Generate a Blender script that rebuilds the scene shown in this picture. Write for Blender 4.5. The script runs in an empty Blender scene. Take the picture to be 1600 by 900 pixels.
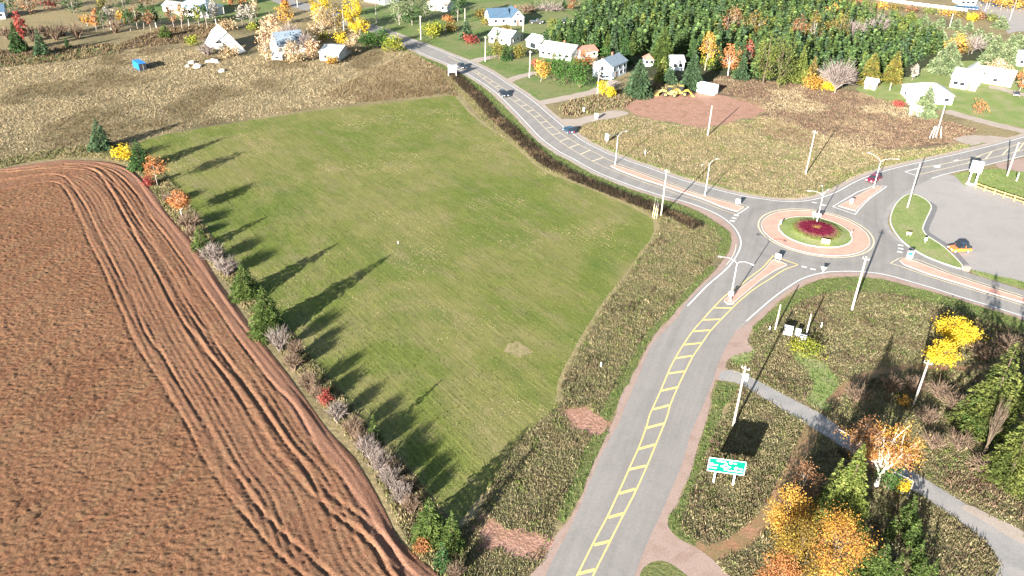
import bpy, bmesh, math, random
import numpy as np
from mathutils import Vector, Matrix
from mathutils.geometry import tessellate_polygon
SC = bpy.context.scene
COL = SC.collection
R = math.radians
rng = np.random.default_rng(7)
random.seed(7)
# ------------------------------------------------------------------ camera
CAM_H = 72.0
F_PX = 1261.3                      # focal length in pixels of the 1600 wide photograph
PITCH, ROLL = 0.523554, 0.0285486
fwd = Vector((0, math.cos(PITCH), -math.sin(PITCH)))
rgt0 = Vector((1, 0, 0)); up0 = rgt0.cross(fwd)
rgt = math.cos(ROLL) * rgt0 + math.sin(ROLL) * up0
upv = -math.sin(ROLL) * rgt0 + math.cos(ROLL) * up0
cam = bpy.data.cameras.new('camera'); cam_o = bpy.data.objects.new('camera', cam); COL.objects.link(cam_o)
M3 = Matrix((rgt, upv, -fwd)).transposed()
cam_o.matrix_world = Matrix.Translation((0, 0, CAM_H)) @ M3.to_4x4()
cam.sensor_width = 36.0; cam.lens = 36.0 * F_PX / 1600.0
cam.clip_start = 0.5; cam.clip_end = 9000
SC.camera = cam_o
# ------------------------------------------------------------------ light
SUN_EL, SHADOW_AZ = R(15.5), R(61.3)
sdir = Vector((math.cos(SHADOW_AZ) * math.cos(SUN_EL), math.sin(SHADOW_AZ) * math.cos(SUN_EL), -math.sin(SUN_EL)))
sun = bpy.data.lights.new('sun', 'SUN'); sun.energy = 5.0; sun.angle = R(0.5); sun.color = (1.0, 0.955, 0.875)
sun_o = bpy.data.objects.new('sun', sun); COL.objects.link(sun_o)
sun_o.rotation_euler = sdir.to_track_quat('-Z', 'Y').to_euler()
W = bpy.data.worlds.new('World'); SC.world = W; W.use_nodes = True
wn = W.node_tree; sky = wn.nodes.new('ShaderNodeTexSky'); sky.sky_type = 'NISHITA'; sky.sun_disc = False
sky.sun_elevation = SUN_EL; sky.sun_rotation = math.atan2(-sdir.x, -sdir.y)
bg = wn.nodes['Background']; bg.inputs[1].default_value = 0.05
wn.links.new(sky.outputs[0], bg.inputs[0])
SC.view_settings.view_transform = 'Standard'; SC.view_settings.look = 'None'
SC.view_settings.exposure = 2.32; SC.view_settings.gamma = 1.0
# ------------------------------------------------------------------ geometry helpers
def at(px, py, z=0.0):
    """point of the place at height z that the photograph shows at pixel (px, py)"""
    d = (px - 800) / F_PX * rgt - (py - 450) / F_PX * upv + fwd
    t = (z - CAM_H) / d.z
    return Vector((d.x * t, d.y * t, z))
def g2(pts): return np.array([at(*p)[:2] for p in pts])
def height(b, ty):
    """height of a vertical thing standing at pixel b whose top is at image row ty"""
    g = at(*b); hs = np.linspace(0.1, 40, 1200)
    P = np.array([[g.x, g.y, h - CAM_H] for h in hs])
    y = 450 - F_PX * (P @ np.array(upv)) / (P @ np.array(fwd))
    return float(hs[np.abs(y - ty).argmin()])
def pxm(g): return F_PX / math.sqrt(g[0] ** 2 + g[1] ** 2 + CAM_H ** 2)
def hsh(ix, iy, s):
    n = (ix * 374761393 + iy * 668265263 + s * 974634777) & 0xffffffff
    n = ((n ^ (n >> 13)) * 1274126177) & 0xffffffff
    return ((n ^ (n >> 16)) & 0xffff) / 65535.0
def vn(x, y, s=0):
    ix = np.floor(x).astype(np.int64); iy = np.floor(y).astype(np.int64)
    fx = x - ix; fy = y - iy; fx = fx * fx * (3 - 2 * fx); fy = fy * fy * (3 - 2 * fy)
    a = hsh(ix, iy, s); b = hsh(ix + 1, iy, s); c = hsh(ix, iy + 1, s); d = hsh(ix + 1, iy + 1, s)
    return (a + (b - a) * fx) * (1 - fy) + (c + (d - c) * fx) * fy
def fbm(x, y, s=0, o=4):
    v = 0; a = 0.5; t = 0
    for i in range(o):
        v = v + a * vn(x * 2 ** i, y * 2 ** i, s + i * 17); t += a; a *= 0.5
    return v / t
def inpoly(P, poly):
    x, y = P[:, 0], P[:, 1]; r = np.zeros(len(P), bool); n = len(poly); j = n - 1
    for i in range(n):
        xi, yi = poly[i]; xj, yj = poly[j]
        if yi != yj:
            r ^= ((yi > y) != (yj > y)) & (x < (xj - xi) * (y - yi) / (yj - yi) + xi)
        j = i
    return r
def pdist(P, line):
    """distance to a polyline, arc length along it, side (+ left)"""
    best = np.full(len(P), 1e9); arc = np.zeros(len(P)); side = np.zeros(len(P)); s0 = 0
    for a, b in zip(line[:-1], line[1:]):
        d = b - a; L = np.hypot(*d)
        if L < 1e-6: continue
        t = np.clip(((P - a) @ d) / L ** 2, 0, 1); q = a + t[:, None] * d
        dd = np.hypot(P[:, 0] - q[:, 0], P[:, 1] - q[:, 1]); m = dd < best
        best[m] = dd[m]; arc[m] = s0 + t[m] * L
        side[m] = np.sign(d[0] * (P[m, 1] - a[1]) - d[1] * (P[m, 0] - a[0])); s0 += L
    return best, arc, side
def resample(P, step, closed=False, smooth=True):
    P = np.asarray(P, float); n = len(P); out = []
    for i in range(n if closed else n - 1):
        p1 = P[i]; p2 = P[(i + 1) % n]
        p0 = P[i - 1] if (closed or i > 0) else 2 * p1 - p2
        p3 = P[(i + 2) % n] if (closed or i < n - 2) else 2 * p2 - p1
        L = np.hypot(*(p2 - p1)); k = max(1, int(L / step))
        for j in range(k):
            t = j / k
            if smooth:
                m1 = (p2 - p0) / 2; m2 = (p3 - p1) / 2
                for m in (m1, m2):
                    q = np.hypot(*m)
                    if q > 1.2 * L: m *= 1.2 * L / q
                out.append((2*t**3-3*t*t+1)*p1 + (t**3-2*t*t+t)*m1 + (-2*t**3+3*t*t)*p2 + (t**3-t*t)*m2)
            else: out.append(p1 + t * (p2 - p1))
    if not closed: out.append(P[-1])
    return np.array(out)
def normals(P, closed=False):
    if closed: d = np.roll(P, -1, 0) - np.roll(P, 1, 0)
    else: d = np.gradient(P, axis=0)
    d = d / np.maximum(np.hypot(d[:, 0], d[:, 1]), 1e-9)[:, None]
    return np.stack([-d[:, 1], d[:, 0]], 1)
def wob(P, amp, wl=2.5, seed=0, closed=False):
    if amp <= 0: return P
    n = normals(P, closed); k = (fbm(P[:, 0] / wl, P[:, 1] / wl, seed, 3) - 0.5) * 2 * amp
    return P + n * k[:, None]
# ------------------------------------------------------------------ object helpers
def new_mesh(name, V, F, mats, cols=None, smooth=False, mi=None):
    me = bpy.data.meshes.new(name); V = np.asarray(V, np.float32)
    if isinstance(F, np.ndarray) and F.ndim == 2:
        nf, k = F.shape
        me.vertices.add(len(V)); me.vertices.foreach_set('co', V.ravel())
        me.loops.add(nf * k); me.loops.foreach_set('vertex_index', F.astype(np.int32).ravel())
        me.polygons.add(nf); me.polygons.foreach_set('loop_start', np.arange(0, nf * k, k, dtype=np.int32))
        me.update(calc_edges=True)
    else:
        me.from_pydata(V.tolist(), [], [list(map(int, f)) for f in F]); me.update()
    for m in (mats if isinstance(mats, (list, tuple)) else [mats]): me.materials.append(m)
    if mi is not None: me.polygons.foreach_set('material_index', np.asarray(mi, np.int32))
    if cols is not None:
        ca = me.color_attributes.new('Col', 'FLOAT_COLOR', 'POINT')
        c = np.ones((len(V), 4), np.float32); c[:, :3] = cols; ca.data.foreach_set('color', c.ravel())
    if smooth: me.polygons.foreach_set('use_smooth', np.ones(len(me.polygons), bool))
    return me
def link(name, me, parent=None, loc=None, rz=0.0):
    o = bpy.data.objects.new(name, me); COL.objects.link(o)
    if parent: o.parent = parent
    if loc is not None: o.location = loc
    if rz: o.rotation_euler.z = rz
    return o
def tag(o, label=None, cat=None, group=None, kind=None):
    if label: o['label'] = label
    if cat: o['category'] = cat
    if group: o['group'] = group
    if kind: o['kind'] = kind
    return o
def thing(name, label, cat, loc, rz=0.0, group=None):
    o = bpy.data.objects.new(name, None); COL.objects.link(o); o.empty_display_size = 0.3
    o.location = loc; o.rotation_euler.z = rz
    return tag(o, label, cat, group)
class MB:
    """collects boxes, tubes and sheets into one mesh"""
    def __init__(s): s.V = []; s.F = []
    def add(s, V, F):
        n = len(s.V); s.V += [tuple(v) for v in V]; s.F += [[n + i for i in f] for f in F]; return s
    def box(s, cx, cy, cz, sx, sy, sz, rz=0.0, taper=1.0):
        c, d = math.cos(rz), math.sin(rz); v = []
        for k, t in ((-1, 1.0), (1, taper)):
            for i, j in ((-1, -1), (1, -1), (1, 1), (-1, 1)):
                x = i * sx / 2 * t; y = j * sy / 2 * t
                v.append((cx + x * c - y * d, cy + x * d + y * c, cz + k * sz / 2))
        return s.add(v, [(3, 2, 1, 0), (4, 5, 6, 7), (0, 1, 5, 4), (1, 2, 6, 5), (2, 3, 7, 6), (3, 0, 4, 7)])
    def tube(s, pts, rad, n=6, cap=True):
        pts = [Vector(p) for p in pts]; rad = rad if isinstance(rad, (list, tuple)) else [rad] * len(pts); v = []
        for i, p in enumerate(pts):
            d = (pts[min(i + 1, len(pts) - 1)] - pts[max(i - 1, 0)]).normalized()
            a = d.orthogonal().normalized() if i == 0 else (a - d * a.dot(d)).normalized(); b = d.cross(a)
            for k in range(n):
                t = 2 * math.pi * k / n; v.append(p + rad[i] * (math.cos(t) * a + math.sin(t) * b))
        f = [(i * n + k, i * n + (k + 1) % n, (i + 1) * n + (k + 1) % n, (i + 1) * n + k) for i in range(len(pts) - 1) for k in range(n)]
        if cap: f += [list(range(n))[::-1], [(len(pts) - 1) * n + k for k in range(n)]]
        return s.add(v, f)
    def prism(s, prof, y0, y1):
        """profile in x-z extruded along y"""
        n = len(prof); v = [(x, y0, z) for x, z in prof] + [(x, y1, z) for x, z in prof]
        return s.add(v, [list(range(n)), list(range(2 * n - 1, n - 1, -1))] + [(i, i + n, (i + 1) % n + n, (i + 1) % n) for i in range(n)])
    def quad(s, a, b, c, d): return s.add([a, b, c, d], [(0, 1, 2, 3)])
    def mesh(s, name, mat, smooth=False):
        me = new_mesh(name, s.V, s.F, mat)
        bm = bmesh.new(); bm.from_mesh(me); bmesh.ops.recalc_face_normals(bm, faces=bm.faces); bm.to_mesh(me); bm.free()
        if smooth: me.polygons.foreach_set('use_smooth', np.ones(len(me.polygons), bool))
        return me
    def build(s, name, mat, parent=None, smooth=False, bevel=0.0, loc=None, rz=0.0):
        me = s.mesh(name, mat, smooth)
        if bevel:
            bm = bmesh.new(); bm.from_mesh(me)
            bmesh.ops.remove_doubles(bm, verts=bm.verts, dist=1e-4)
            bmesh.ops.bevel(bm, geom=list(bm.edges), offset=bevel, segments=2, affect='EDGES', clamp_overlap=True); bm.to_mesh(me); bm.free()
        return link(name, me, parent, loc, rz)
ORD = 'first second third fourth fifth sixth seventh eighth ninth tenth eleventh twelfth thirteenth fourteenth fifteenth sixteenth seventeenth eighteenth nineteenth twentieth twenty-first twenty-second'.split()
def copy_tree(o, parent=None):
    c = o.copy(); COL.objects.link(c)
    if parent: c.parent = parent
    for ch in o.children: copy_tree(ch, c)
    return c
# ------------------------------------------------------------------ materials
class NT:
    def __init__(s, name, rough=0.85, spec=0.3):
        s.m = bpy.data.materials.new(name); s.m.use_nodes = True; s.t = s.m.node_tree
        s.p = s.t.nodes['Principled BSDF']; s.p.inputs['Roughness'].default_value = rough
        s.p.inputs['Specular IOR Level'].default_value = spec; s.pos = None
    def n(s, t, **k):
        n = s.t.nodes.new(t)
        for a, b in k.items(): setattr(n, a, b)
        return n
    def l(s, a, b): s.t.links.new(a, b)
    def co(s, rot=0.0, scale=(1, 1, 1)):
        if s.pos is None: s.pos = s.n('ShaderNodeNewGeometry').outputs['Position']
        v = s.pos
        if rot:
            m = s.n('ShaderNodeMapping'); m.inputs['Rotation'].default_value = (0, 0, rot); s.l(v, m.inputs[0]); v = m.outputs[0]
        if tuple(scale) != (1, 1, 1):
            m = s.n('ShaderNodeMapping'); m.inputs['Scale'].default_value = scale; s.l(v, m.inputs[0]); v = m.outputs[0]
        return v
    def noise(s, scale, detail=4, rough=0.6, rot=0.0, st=(1, 1, 1), dist=0.0):
        n = s.n('ShaderNodeTexNoise'); n.inputs['Scale'].default_value = scale; n.inputs['Detail'].default_value = detail
        n.inputs['Roughness'].default_value = rough; n.inputs['Distortion'].default_value = dist
        s.l(s.co(rot, st), n.inputs['Vector']); return n.outputs[0]
    def ramp(s, v, stops):
        r = s.n('ShaderNodeValToRGB'); e = r.color_ramp.elements
        while len(e) < len(stops): e.new(0.5)
        for q, (p, c) in zip(e, stops):
            q.position = p; q.color = (*c, 1) if len(c) == 3 else c
        s.l(v, r.inputs[0]); return r.outputs[0]
    def mix(s, f, a, b, mode='MIX'):
        m = s.n('ShaderNodeMix', data_type='RGBA', blend_type=mode)
        for i, v in ((0, f), (6, a), (7, b)):
            if hasattr(v, 'is_linked'): s.l(v, m.inputs[i])
            else: m.inputs[i].default_value = v if i == 0 else (*v, 1)
        return m.outputs[2]
    def step(s, v, a, b):
        m = s.n('ShaderNodeMapRange'); m.inputs[1].default_value = a; m.inputs[2].default_value = b
        s.l(v, m.inputs[0]); return m.outputs[0]
    def bump(s, v, strength=0.5, dist=0.1):
        b = s.n('ShaderNodeBump'); b.inputs['Strength'].default_value = strength; b.inputs['Distance'].default_value = dist
        s.l(v, b.inputs['Height']); s.l(b.outputs[0], s.p.inputs['Normal'])
    def base(s, c):
        if hasattr(c, 'is_linked'): s.l(c, s.p.inputs['Base Color'])
        else: s.p.inputs['Base Color'].default_value = (*c, 1)
        return s.m
def plain(name, c, rough=0.5, spec=0.4, metal=0.0, var=0.12, scale=3.0):
    t = NT(name, rough, spec); t.p.inputs['Metallic'].default_value = metal
    k = t.noise(scale, 3); d = [tuple(min(1, x * q) for x in c) for q in (1 - var, 1 + var)]
    return t.base(t.ramp(k, [(0.3, d[0]), (0.7, d[1])]))
def blotch(name, cols, scale, fine=2.0, fcon=0.35, bump=0.0, bd=0.1, rough=0.9, rot=0.0, st=(1, 1, 1), edges=None):
    """ground: broad patches of the given colours, broken by a fine grain"""
    t = NT(name, rough, 0.15); k = t.noise(scale, 5, 0.62, rot, st, 0.4)
    n = len(cols); e = edges or [0.32 + 0.36 * i / max(1, n - 1) for i in range(n)]
    c = t.ramp(k, list(zip(e, cols)))
    f = t.noise(fine, 4, 0.7, rot, st)
    g = t.ramp(f, [(0.3, (1 - fcon,) * 3), (0.7, (1 + fcon,) * 3)])
    c = t.mix(1.0, c, g, 'MULTIPLY')
    if bump: t.bump(f, bump, bd)
    return t.base(c)
def foliage(name, rough=0.75, trans=0.25):
    t = NT(name, rough, 0.12); a = t.n('ShaderNodeVertexColor'); a.layer_name = 'Col'
    t.l(a.outputs[0], t.p.inputs['Base Color'])
    tr = t.n('ShaderNodeBsdfTranslucent'); t.l(a.outputs[0], tr.inputs[0]); mx = t.n('ShaderNodeMixShader'); mx.inputs[0].default_value = trans
    t.l(t.p.outputs[0], mx.inputs[1]); t.l(tr.outputs[0], mx.inputs[2]); t.l(mx.outputs[0], t.t.nodes['Material Output'].inputs[0])
    return t.m
# ------------------------------------------------------------------ ground materials
MAT = {}
MAT['ground'] = blotch('dry_grass', [(.115, .098, .052), (.175, .142, .075), (.22, .175, .092), (.135, .105, .06)], 0.045, 1.1, 0.4, 0.6, 0.25)
MAT['lawn'] = blotch('lawn', [(.078, .12, .032), (.11, .15, .045), (.155, .16, .07), (.10, .14, .042)], 0.06, 0.8, 0.22, 0.3, 0.1)
MAT['bright_lawn'] = blotch('mown_grass', [(.135, .185, .05), (.175, .21, .07), (.23, .22, .11)], 0.2, 2.2, 0.25, 0.3, 0.1)
MAT['verge'] = blotch('verge_grass', [(.085, .115, .03), (.13, .135, .05), (.10, .12, .04)], 0.35, 2.6, 0.4, 0.7, 0.2)
MAT['weed_soil'] = blotch('weedy_soil', [(.11, .09, .05), (.15, .125, .065), (.09, .085, .04)], 0.3, 2.0, 0.4, 0.8, 0.25)
MAT['ditch'] = blotch('ditch_soil_painted_shade', [(.035, .028, .018), (.055, .045, .028)], 0.5, 2.0, 0.4, 0.8, 0.25)  # flat ditch: the shade of its bank is painted into this dark soil
MAT['russet'] = blotch('russet_scrub', [(.10, .068, .045), (.13, .085, .058), (.16, .125, .075), (.12, .08, .052)], 0.07, 1.3, 0.4, 0.7, 0.25)
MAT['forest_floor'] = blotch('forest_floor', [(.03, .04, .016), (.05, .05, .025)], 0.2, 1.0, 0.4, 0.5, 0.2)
MAT['red_gravel'] = blotch('red_gravel', [(.25, .172, .14), (.30, .22, .185), (.27, .19, .155)], 0.3, 5.0, 0.22, 0.4, 0.03)
MAT['grey_gravel'] = blotch('pale_gravel', [(.29, .235, .195), (.34, .29, .25)], 0.3, 4.0, 0.2, 0.4, 0.03)
MAT['clay'] = blotch('red_clay', [(.25, .132, .092), (.33, .19, .14), (.29, .16, .112), (.24, .15, .095)], 0.3, 2.4, 0.4, 0.9, 0.2)
MAT['dirt_track'] = blotch('dirt_track', [(.26, .135, .08), (.18, .13, .065), (.28, .15, .095)], 0.4, 3.0, 0.3, 0.5, 0.06)
def asphalt(name, c, c2, tracks=True):
    t = NT(name, 0.8, 0.25); k = t.noise(0.16, 5, 0.65, 0, (1, 1, 1), 0.6); col = t.ramp(k, [(0.3, c), (0.55, c2), (0.75, c)])
    if tracks:
        d = t.n('ShaderNodeVectorMath', operation='DISTANCE'); t.l(t.co(), d.inputs[0]); d.inputs[1].default_value = (62.43, 151.57, 0)
        rg = t.ramp(t.step(d.outputs['Value'], 11, 21), [(0.0, (1.03,) * 3), (0.16, (1.0,) * 3), (0.32, (.9,) * 3), (0.5, (1.0,) * 3), (0.62, (.9,) * 3), (0.8, (1,) * 3)]); col = t.mix(0.8, col, t.mix(1.0, col, rg, 'MULTIPLY'))
        st = t.noise(0.8, 4, 0.6, R(21), (1, .04, 1)); col = t.mix(1.0, col, t.ramp(st, [(0.32, (.91,) * 3), (0.6, (1.05,) * 3)]), 'MULTIPLY')
    f = t.noise(2.6, 6, 0.75); col = t.mix(1.0, col, t.ramp(f, [(0.25, (.84,) * 3), (0.75, (1.14,) * 3)]), 'MULTIPLY')
    g = t.noise(14, 3); t.bump(g, 0.25, 0.01); return t.base(col)
MAT['asphalt'] = asphalt('worn_asphalt', (.2, .184, .171), (.23, .211, .196))
MAT['lot'] = asphalt('lot_asphalt', (.25, .228, .214), (.28, .256, .24), False)
MAT['dark_asphalt'] = plain('dark_asphalt', (.15, .145, .145), 0.85, 0.2, 0, 0.2, 2)
MAT['path'] = blotch('path_asphalt', [(.21, .2, .19), (.25, .235, .225), (.28, .255, .235)], 0.3, 4.0, 0.16, 0.3, 0.02)
MAT['white_paint'] = blotch('white_road_paint', [(.52, .52, .5), (.7, .7, .68)], 1.5, 6.0, 0.12)
MAT['yellow_paint'] = blotch('yellow_road_paint', [(.58, .43, .15), (.70, .53, .21)], 1.2, 6.0, 0.15)
MAT['pale_yellow_paint'] = blotch('worn_yellow_paint', [(.5, .42, .27), (.62, .53, .36)], 1.2, 6.0, 0.15)
def paver():
    t = NT('pink_paver', 0.85, 0.2); b = t.n('ShaderNodeTexBrick'); t.l(t.co(0.4), b.inputs['Vector'])
    b.inputs['Scale'].default_value = 2.0; b.inputs['Color1'].default_value = (.49, .245, .185, 1); b.inputs['Color2'].default_value = (.54, .29, .225, 1)
    b.inputs['Mortar'].default_value = (.4, .27, .22, 1); b.inputs['Mortar Size'].default_value = 0.012
    c = t.mix(1.0, b.outputs[0], t.ramp(t.noise(0.5, 4), [(0.3, (.88,) * 3), (0.7, (1.12,) * 3)]), 'MULTIPLY'); return t.base(c)
MAT['paver'] = paver()
MAT['kerb'] = plain('kerb_concrete', (.52, .49, .45), 0.8, 0.2, 0, 0.12, 2)
MAT['pink_concrete'] = plain('pink_concrete', (.5, .37, .31), 0.8, 0.2, 0, 0.12, 2)
def hay():
    t = NT('mown_hay', 0.9, 0.1); A = R(52.5)
    big = t.noise(0.035, 5, 0.6, 0, (1, 1, 1), 0.5)
    c = t.ramp(big, [(0.30, (.10, .13, .028)), (0.45, (.12, .14, .034)), (0.56, (.165, .16, .056)), (0.66, (.132, .146, .04)), (0.8, (.195, .17, .085))])
    mid = t.noise(0.16, 6, 0.7, A, (.7, 1.3, 1)); c = t.mix(t.step(mid, 0.48, 0.8), c, (.21, .17, .095))
    grn = t.noise(0.09, 4, 0.6, A, (.6, 1.2, 1)); c = t.mix(t.step(grn, 0.54, 0.86), c, (.062, .108, .02))
    ln = t.noise(2.6, 4, 0.7, A, (.07, 1, 1)); c = t.mix(1.0, c, t.ramp(ln, [(0.3, (.72, .76, .7)), (0.5, (1, 1, 1)), (0.7, (1.32, 1.27, 1.18))]), 'MULTIPLY')
    l2 = t.noise(0.5, 2, 0.5, A, (.02, 1, 1)); c = t.mix(1.0, c, t.ramp(l2, [(0.35, (.93, .95, .92)), (0.65, (1.07, 1.05, 1.03))]), 'MULTIPLY')
    fn = t.noise(3.2, 5, 0.8); c = t.mix(1.0, c, t.ramp(fn, [(0.3, (.72,) * 3), (0.7, (1.28,) * 3)]), 'MULTIPLY')
    h = t.n('ShaderNodeMath', operation='ADD'); t.l(fn, h.inputs[0]); t.l(ln, h.inputs[1]); t.bump(h.outputs[0], 0.55, 0.12); return t.base(c)
MAT['hay'] = hay()
def plough():
    t = NT('ploughed_soil', 0.92, 0.12)
    big = t.noise(0.06, 5, 0.6, 0, (1, 1, 1), 0.6); c = t.ramp(big, [(0.3, (.142, .066, .035)), (0.5, (.17, .083, .045)), (0.7, (.195, .10, .056))])
    st = t.noise(0.5, 5, 0.7, R(-69), (.12, 1, 1)); a = t.n('ShaderNodeVertexColor'); a.layer_name = 'Col'
    c = t.mix(t.step(st, 0.45, 0.72), c, (.178, .108, .058)); c = t.mix(a.outputs[0], c, (.225, .116, .075))
    fn = t.noise(4.2, 4, 0.8); c = t.mix(1.0, c, t.ramp(fn, [(0.28, (.5,) * 3), (0.5, (1, 1, 1)), (0.72, (1.5, 1.52, 1.5))]), 'MULTIPLY')
    t.bump(fn, 1.0, 0.14); return t.base(c)
MAT['plough'] = plough()
# ------------------------------------------------------------------ sheets and strips
REG = {}
def sheet(name, pts, z, mat, amp=0.0, step=1.0, smooth=True, px=True, parent=None, wl=2.5):
    P = g2(pts) if px else np.asarray(pts, float)
    P = resample(P, step, True, smooth); P = wob(P, amp, wl, int(z * 1000), True)
    tri = tessellate_polygon([[Vector((x, y, 0)) for x, y in P]])
    F = np.array([t if (np.cross(P[t[1]] - P[t[0]], P[t[2]] - P[t[0]]) > 0) else t[::-1] for t in tri])
    o = link(name, new_mesh(name, np.c_[P, np.full(len(P), z)], F, mat), parent)
    if not parent: tag(o, kind='structure')
    REG.setdefault(name, []).append(P)
    return o, P
def strip(name, pts, w0, w1, z, mat, amp=0.0, step=1.0, px=True, parent=None, smooth=True, closed=False, wl=2.0):
    """band between offsets w0 and w1 (left positive) of a line"""
    L = g2(pts) if px else np.asarray(pts, float); L = resample(L, step, closed, smooth); n = normals(L, closed)
    A = wob(L + n * w0, amp, wl, 5 + int(z * 1000), closed); B = wob(L + n * w1, amp, wl, 9 + int(z * 1000), closed); k = len(L)
    V = np.r_[np.c_[A, np.full(k, z)], np.c_[B, np.full(k, z)]]
    i = np.arange(k if closed else k - 1); j = (i + 1) % k
    F = np.stack([i, j, j + k, i + k], 1)
    if w1 < w0: F = F[:, ::-1]
    o = link(name, new_mesh(name, V, F, mat), parent)
    if not closed: REG.setdefault(name, []).append(np.r_[A, B[::-1]])
    if not parent: tag(o, kind='structure')
    return o
# ------------------------------------------------------------------ the ground
gx = np.linspace(-2600, 2600, 27); gy = np.linspace(-1500, 5000, 33)
XX, YY = np.meshgrid(gx, gy); V = np.c_[XX.ravel(), YY.ravel(), np.zeros(XX.size)]
I = np.arange(32)[:, None] * 27 + np.arange(26)[None]; I = I.ravel()
tag(link('ground', new_mesh('ground', V, np.stack([I, I + 1, I + 28, I + 27], 1), MAT['ground'])), kind='structure')
# --- edges traced from the photograph (pixel positions on the ground)
NW_LO = [(560,40),(600,56),(649,79),(672,89),(696,98.5),(714,107.5),(735,118),(759,133),(780,149.5),(804,173),(820,189.5),(842.5,213.5),(857.5,225.5),(875.5,238),(895,248),(916,260),(940,272),(970,284),(1000,295),(1034.5,306),(1067.5,314.5),(1093,323),(1112.5,331),(1129,340),(1144,352),(1153,364),(1157.5,377),(1155,391),(1144,410),(1130,425),(1105,446.5),(1074,478.5)]
S_LEFT = [(1074,478.5),(1055,500),(1037,518),(1016,543),(998,586),(974,643),(969,656),(936,719),(900,805),(868,866),(852,899),(800,1010)]
NW_HI = [(575,38),(610,50),(640,62),(672,73),(705,86.5),(735,97.5),(765,112),(790,128.5),(817.5,146.5),(838,162),(859,180),(877,195),(898,211),(913,221.5),(932.5,231.5),(950.5,240.5),(970,247),(991,255),(1010,261),(1030,268.5),(1063,280.5),(1096,290),(1120,296.5),(1144,302.5),(1165,307),(1195,311.5),(1220,314.5),(1250,314.7),(1277,310.5),(1305,301),(1330,287.5),(1355,276),(1390,265),(1425,256.5),(1487.5,242.5),(1550,227.5),(1600,214),(1700,186)]
E_LO = [(1720,214),(1600,243.5),(1557,254),(1532,260),(1480,271.5),(1455,279),(1416,300.5),(1400,312),(1390,323),(1383.5,334),(1381,346),(1386,359),(1397.5,372.5),(1412.5,382),(1437.5,397.5),(1463,410),(1500,423.3),(1525.5,431.8),(1557,441),(1600,455.5),(1700,488)]
SE_LO = [(1700,531),(1600,494.5),(1550.7,479),(1519,469.5),(1488,460),(1463,451.8),(1431,442.5),(1400,433.5),(1377,428),(1347.5,424.7),(1317.5,424),(1287,426),(1256,434.5),(1232.5,448),(1210,464),(1187.5,483),(1166,502)]
S_RIGHT = [(1166,502),(1150,518),(1132,547),(1120,576),(1110,606),(1095,642),(1083,668),(1067,720),(1050,762),(1039,790),(1010,851),(992,899),(955,1010)]
asph = g2(S_LEFT[::-1][:-1]); outl = []
def off(line, d): L = resample(g2(line), 1.5); return L + normals(L) * d
outline = np.r_[off(NW_LO, -0.55), off(S_LEFT, 0.0)[2:], off(S_RIGHT[::-1], 0.0)[:-2], off(SE_LO[::-1], -0.5), off(E_LO[::-1], -0.35), off(NW_HI[::-1], -0.6)]
# rough shoulders (red gravel) first, the roads above them
strip('gravel_shoulder', NW_LO[:24], 0.2, -1.7, 0.010, MAT['grey_gravel'], 0.25)
strip('gravel_shoulder', NW_HI, -0.2, 1.9, 0.010, MAT['grey_gravel'], 0.3)
sheet('gravel_shoulder', [(1000,297),(1034,307),(1067,315),(1093,323.5),(1112,332),(1129,341),(1144,352),(1153,365),(1158,377),(1156,391),(1145,411),(1130,427),(1105,448),(1072,482),(1040,515),(1020,545),(1000,590),(978,645),(940,720),(905,806),(870,868),(850,905),(826,905),(845,880),(868,840),(894,804),(916,755),(931,716),(950,676),(962,645),(972,617),(984,594),(1000,564),(1012,540),(1030,516),(1046,500),(1060,482),(1074,466),(1087,452),(1101,440),(1111,431),(1122,418),(1128,408),(1138,396),(1142,382),(1143,370),(1138,360),(1124,350),(1105,337.5),(1090,329.5),(1066,320),(1045,312),(1000,299)], 0.012, MAT['red_gravel'], 0.28, 0.8)
sheet('gravel_shoulder', [(1600,501),(1550,484),(1519,475),(1488,465),(1463,457.5),(1431,450),(1400,441),(1377,436),(1347,432.5),(1317,432),(1287,435),(1262,443),(1238,456),(1215,473),(1196,491),(1178,509),(1168,530),(1176,548),(1146,556),(1134,567),(1138,581),(1128,596),(1118,592),(1104,655),(1092,692),(1075,747),(1058,789),(1044,806),(1043,823),(1058,842),(1080,851),(1096,861),(1110,871),(1134,893),(1150,910),(940,1010),(950,1005),(985,899),(1005,851),(1034,790),(1045,762),(1062,720),(1078,668),(1090,642),(1105,606),(1115,576),(1127,547),(1145,518),(1160,502),(1185,480),(1208,461),(1230,446),(1256,432),(1287,424),(1317,422),(1347,423),(1377,426),(1400,431),(1463,450),(1519,468),(1600,493),(1660,515),(1660,524)], 0.012, MAT['red_gravel'], 0.28, 0.8)
road, _ = sheet('road', outline, 0.020, MAT['asphalt'], 0.06, 2.0, False, False)
# far end of the road behind the trees, and the parking lot with its entrance
strip('road', [(420,-14),(445,2),(478,11),(520,24),(560,39),(575,44)], -4.6, 4.6, 0.016, MAT['asphalt'], 0.05, 3)
LOT = [(1413,302),(1430,292),(1455,279.5),(1482,272.5),(1494,275),(1499,281),(1508,287),(1521,291),(1560,303),(1600,318),(1720,357),(1720,490),(1600,441),(1560,432),(1524,423),(1511,419),(1502,410),(1488,396),(1470,381),(1452,370),(1444,360),(1450,345),(1457,324),(1449,313),(1436,306)]
sheet('parking_lot', LOT, 0.024, MAT['lot'], 0.0, 1.2)
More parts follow.
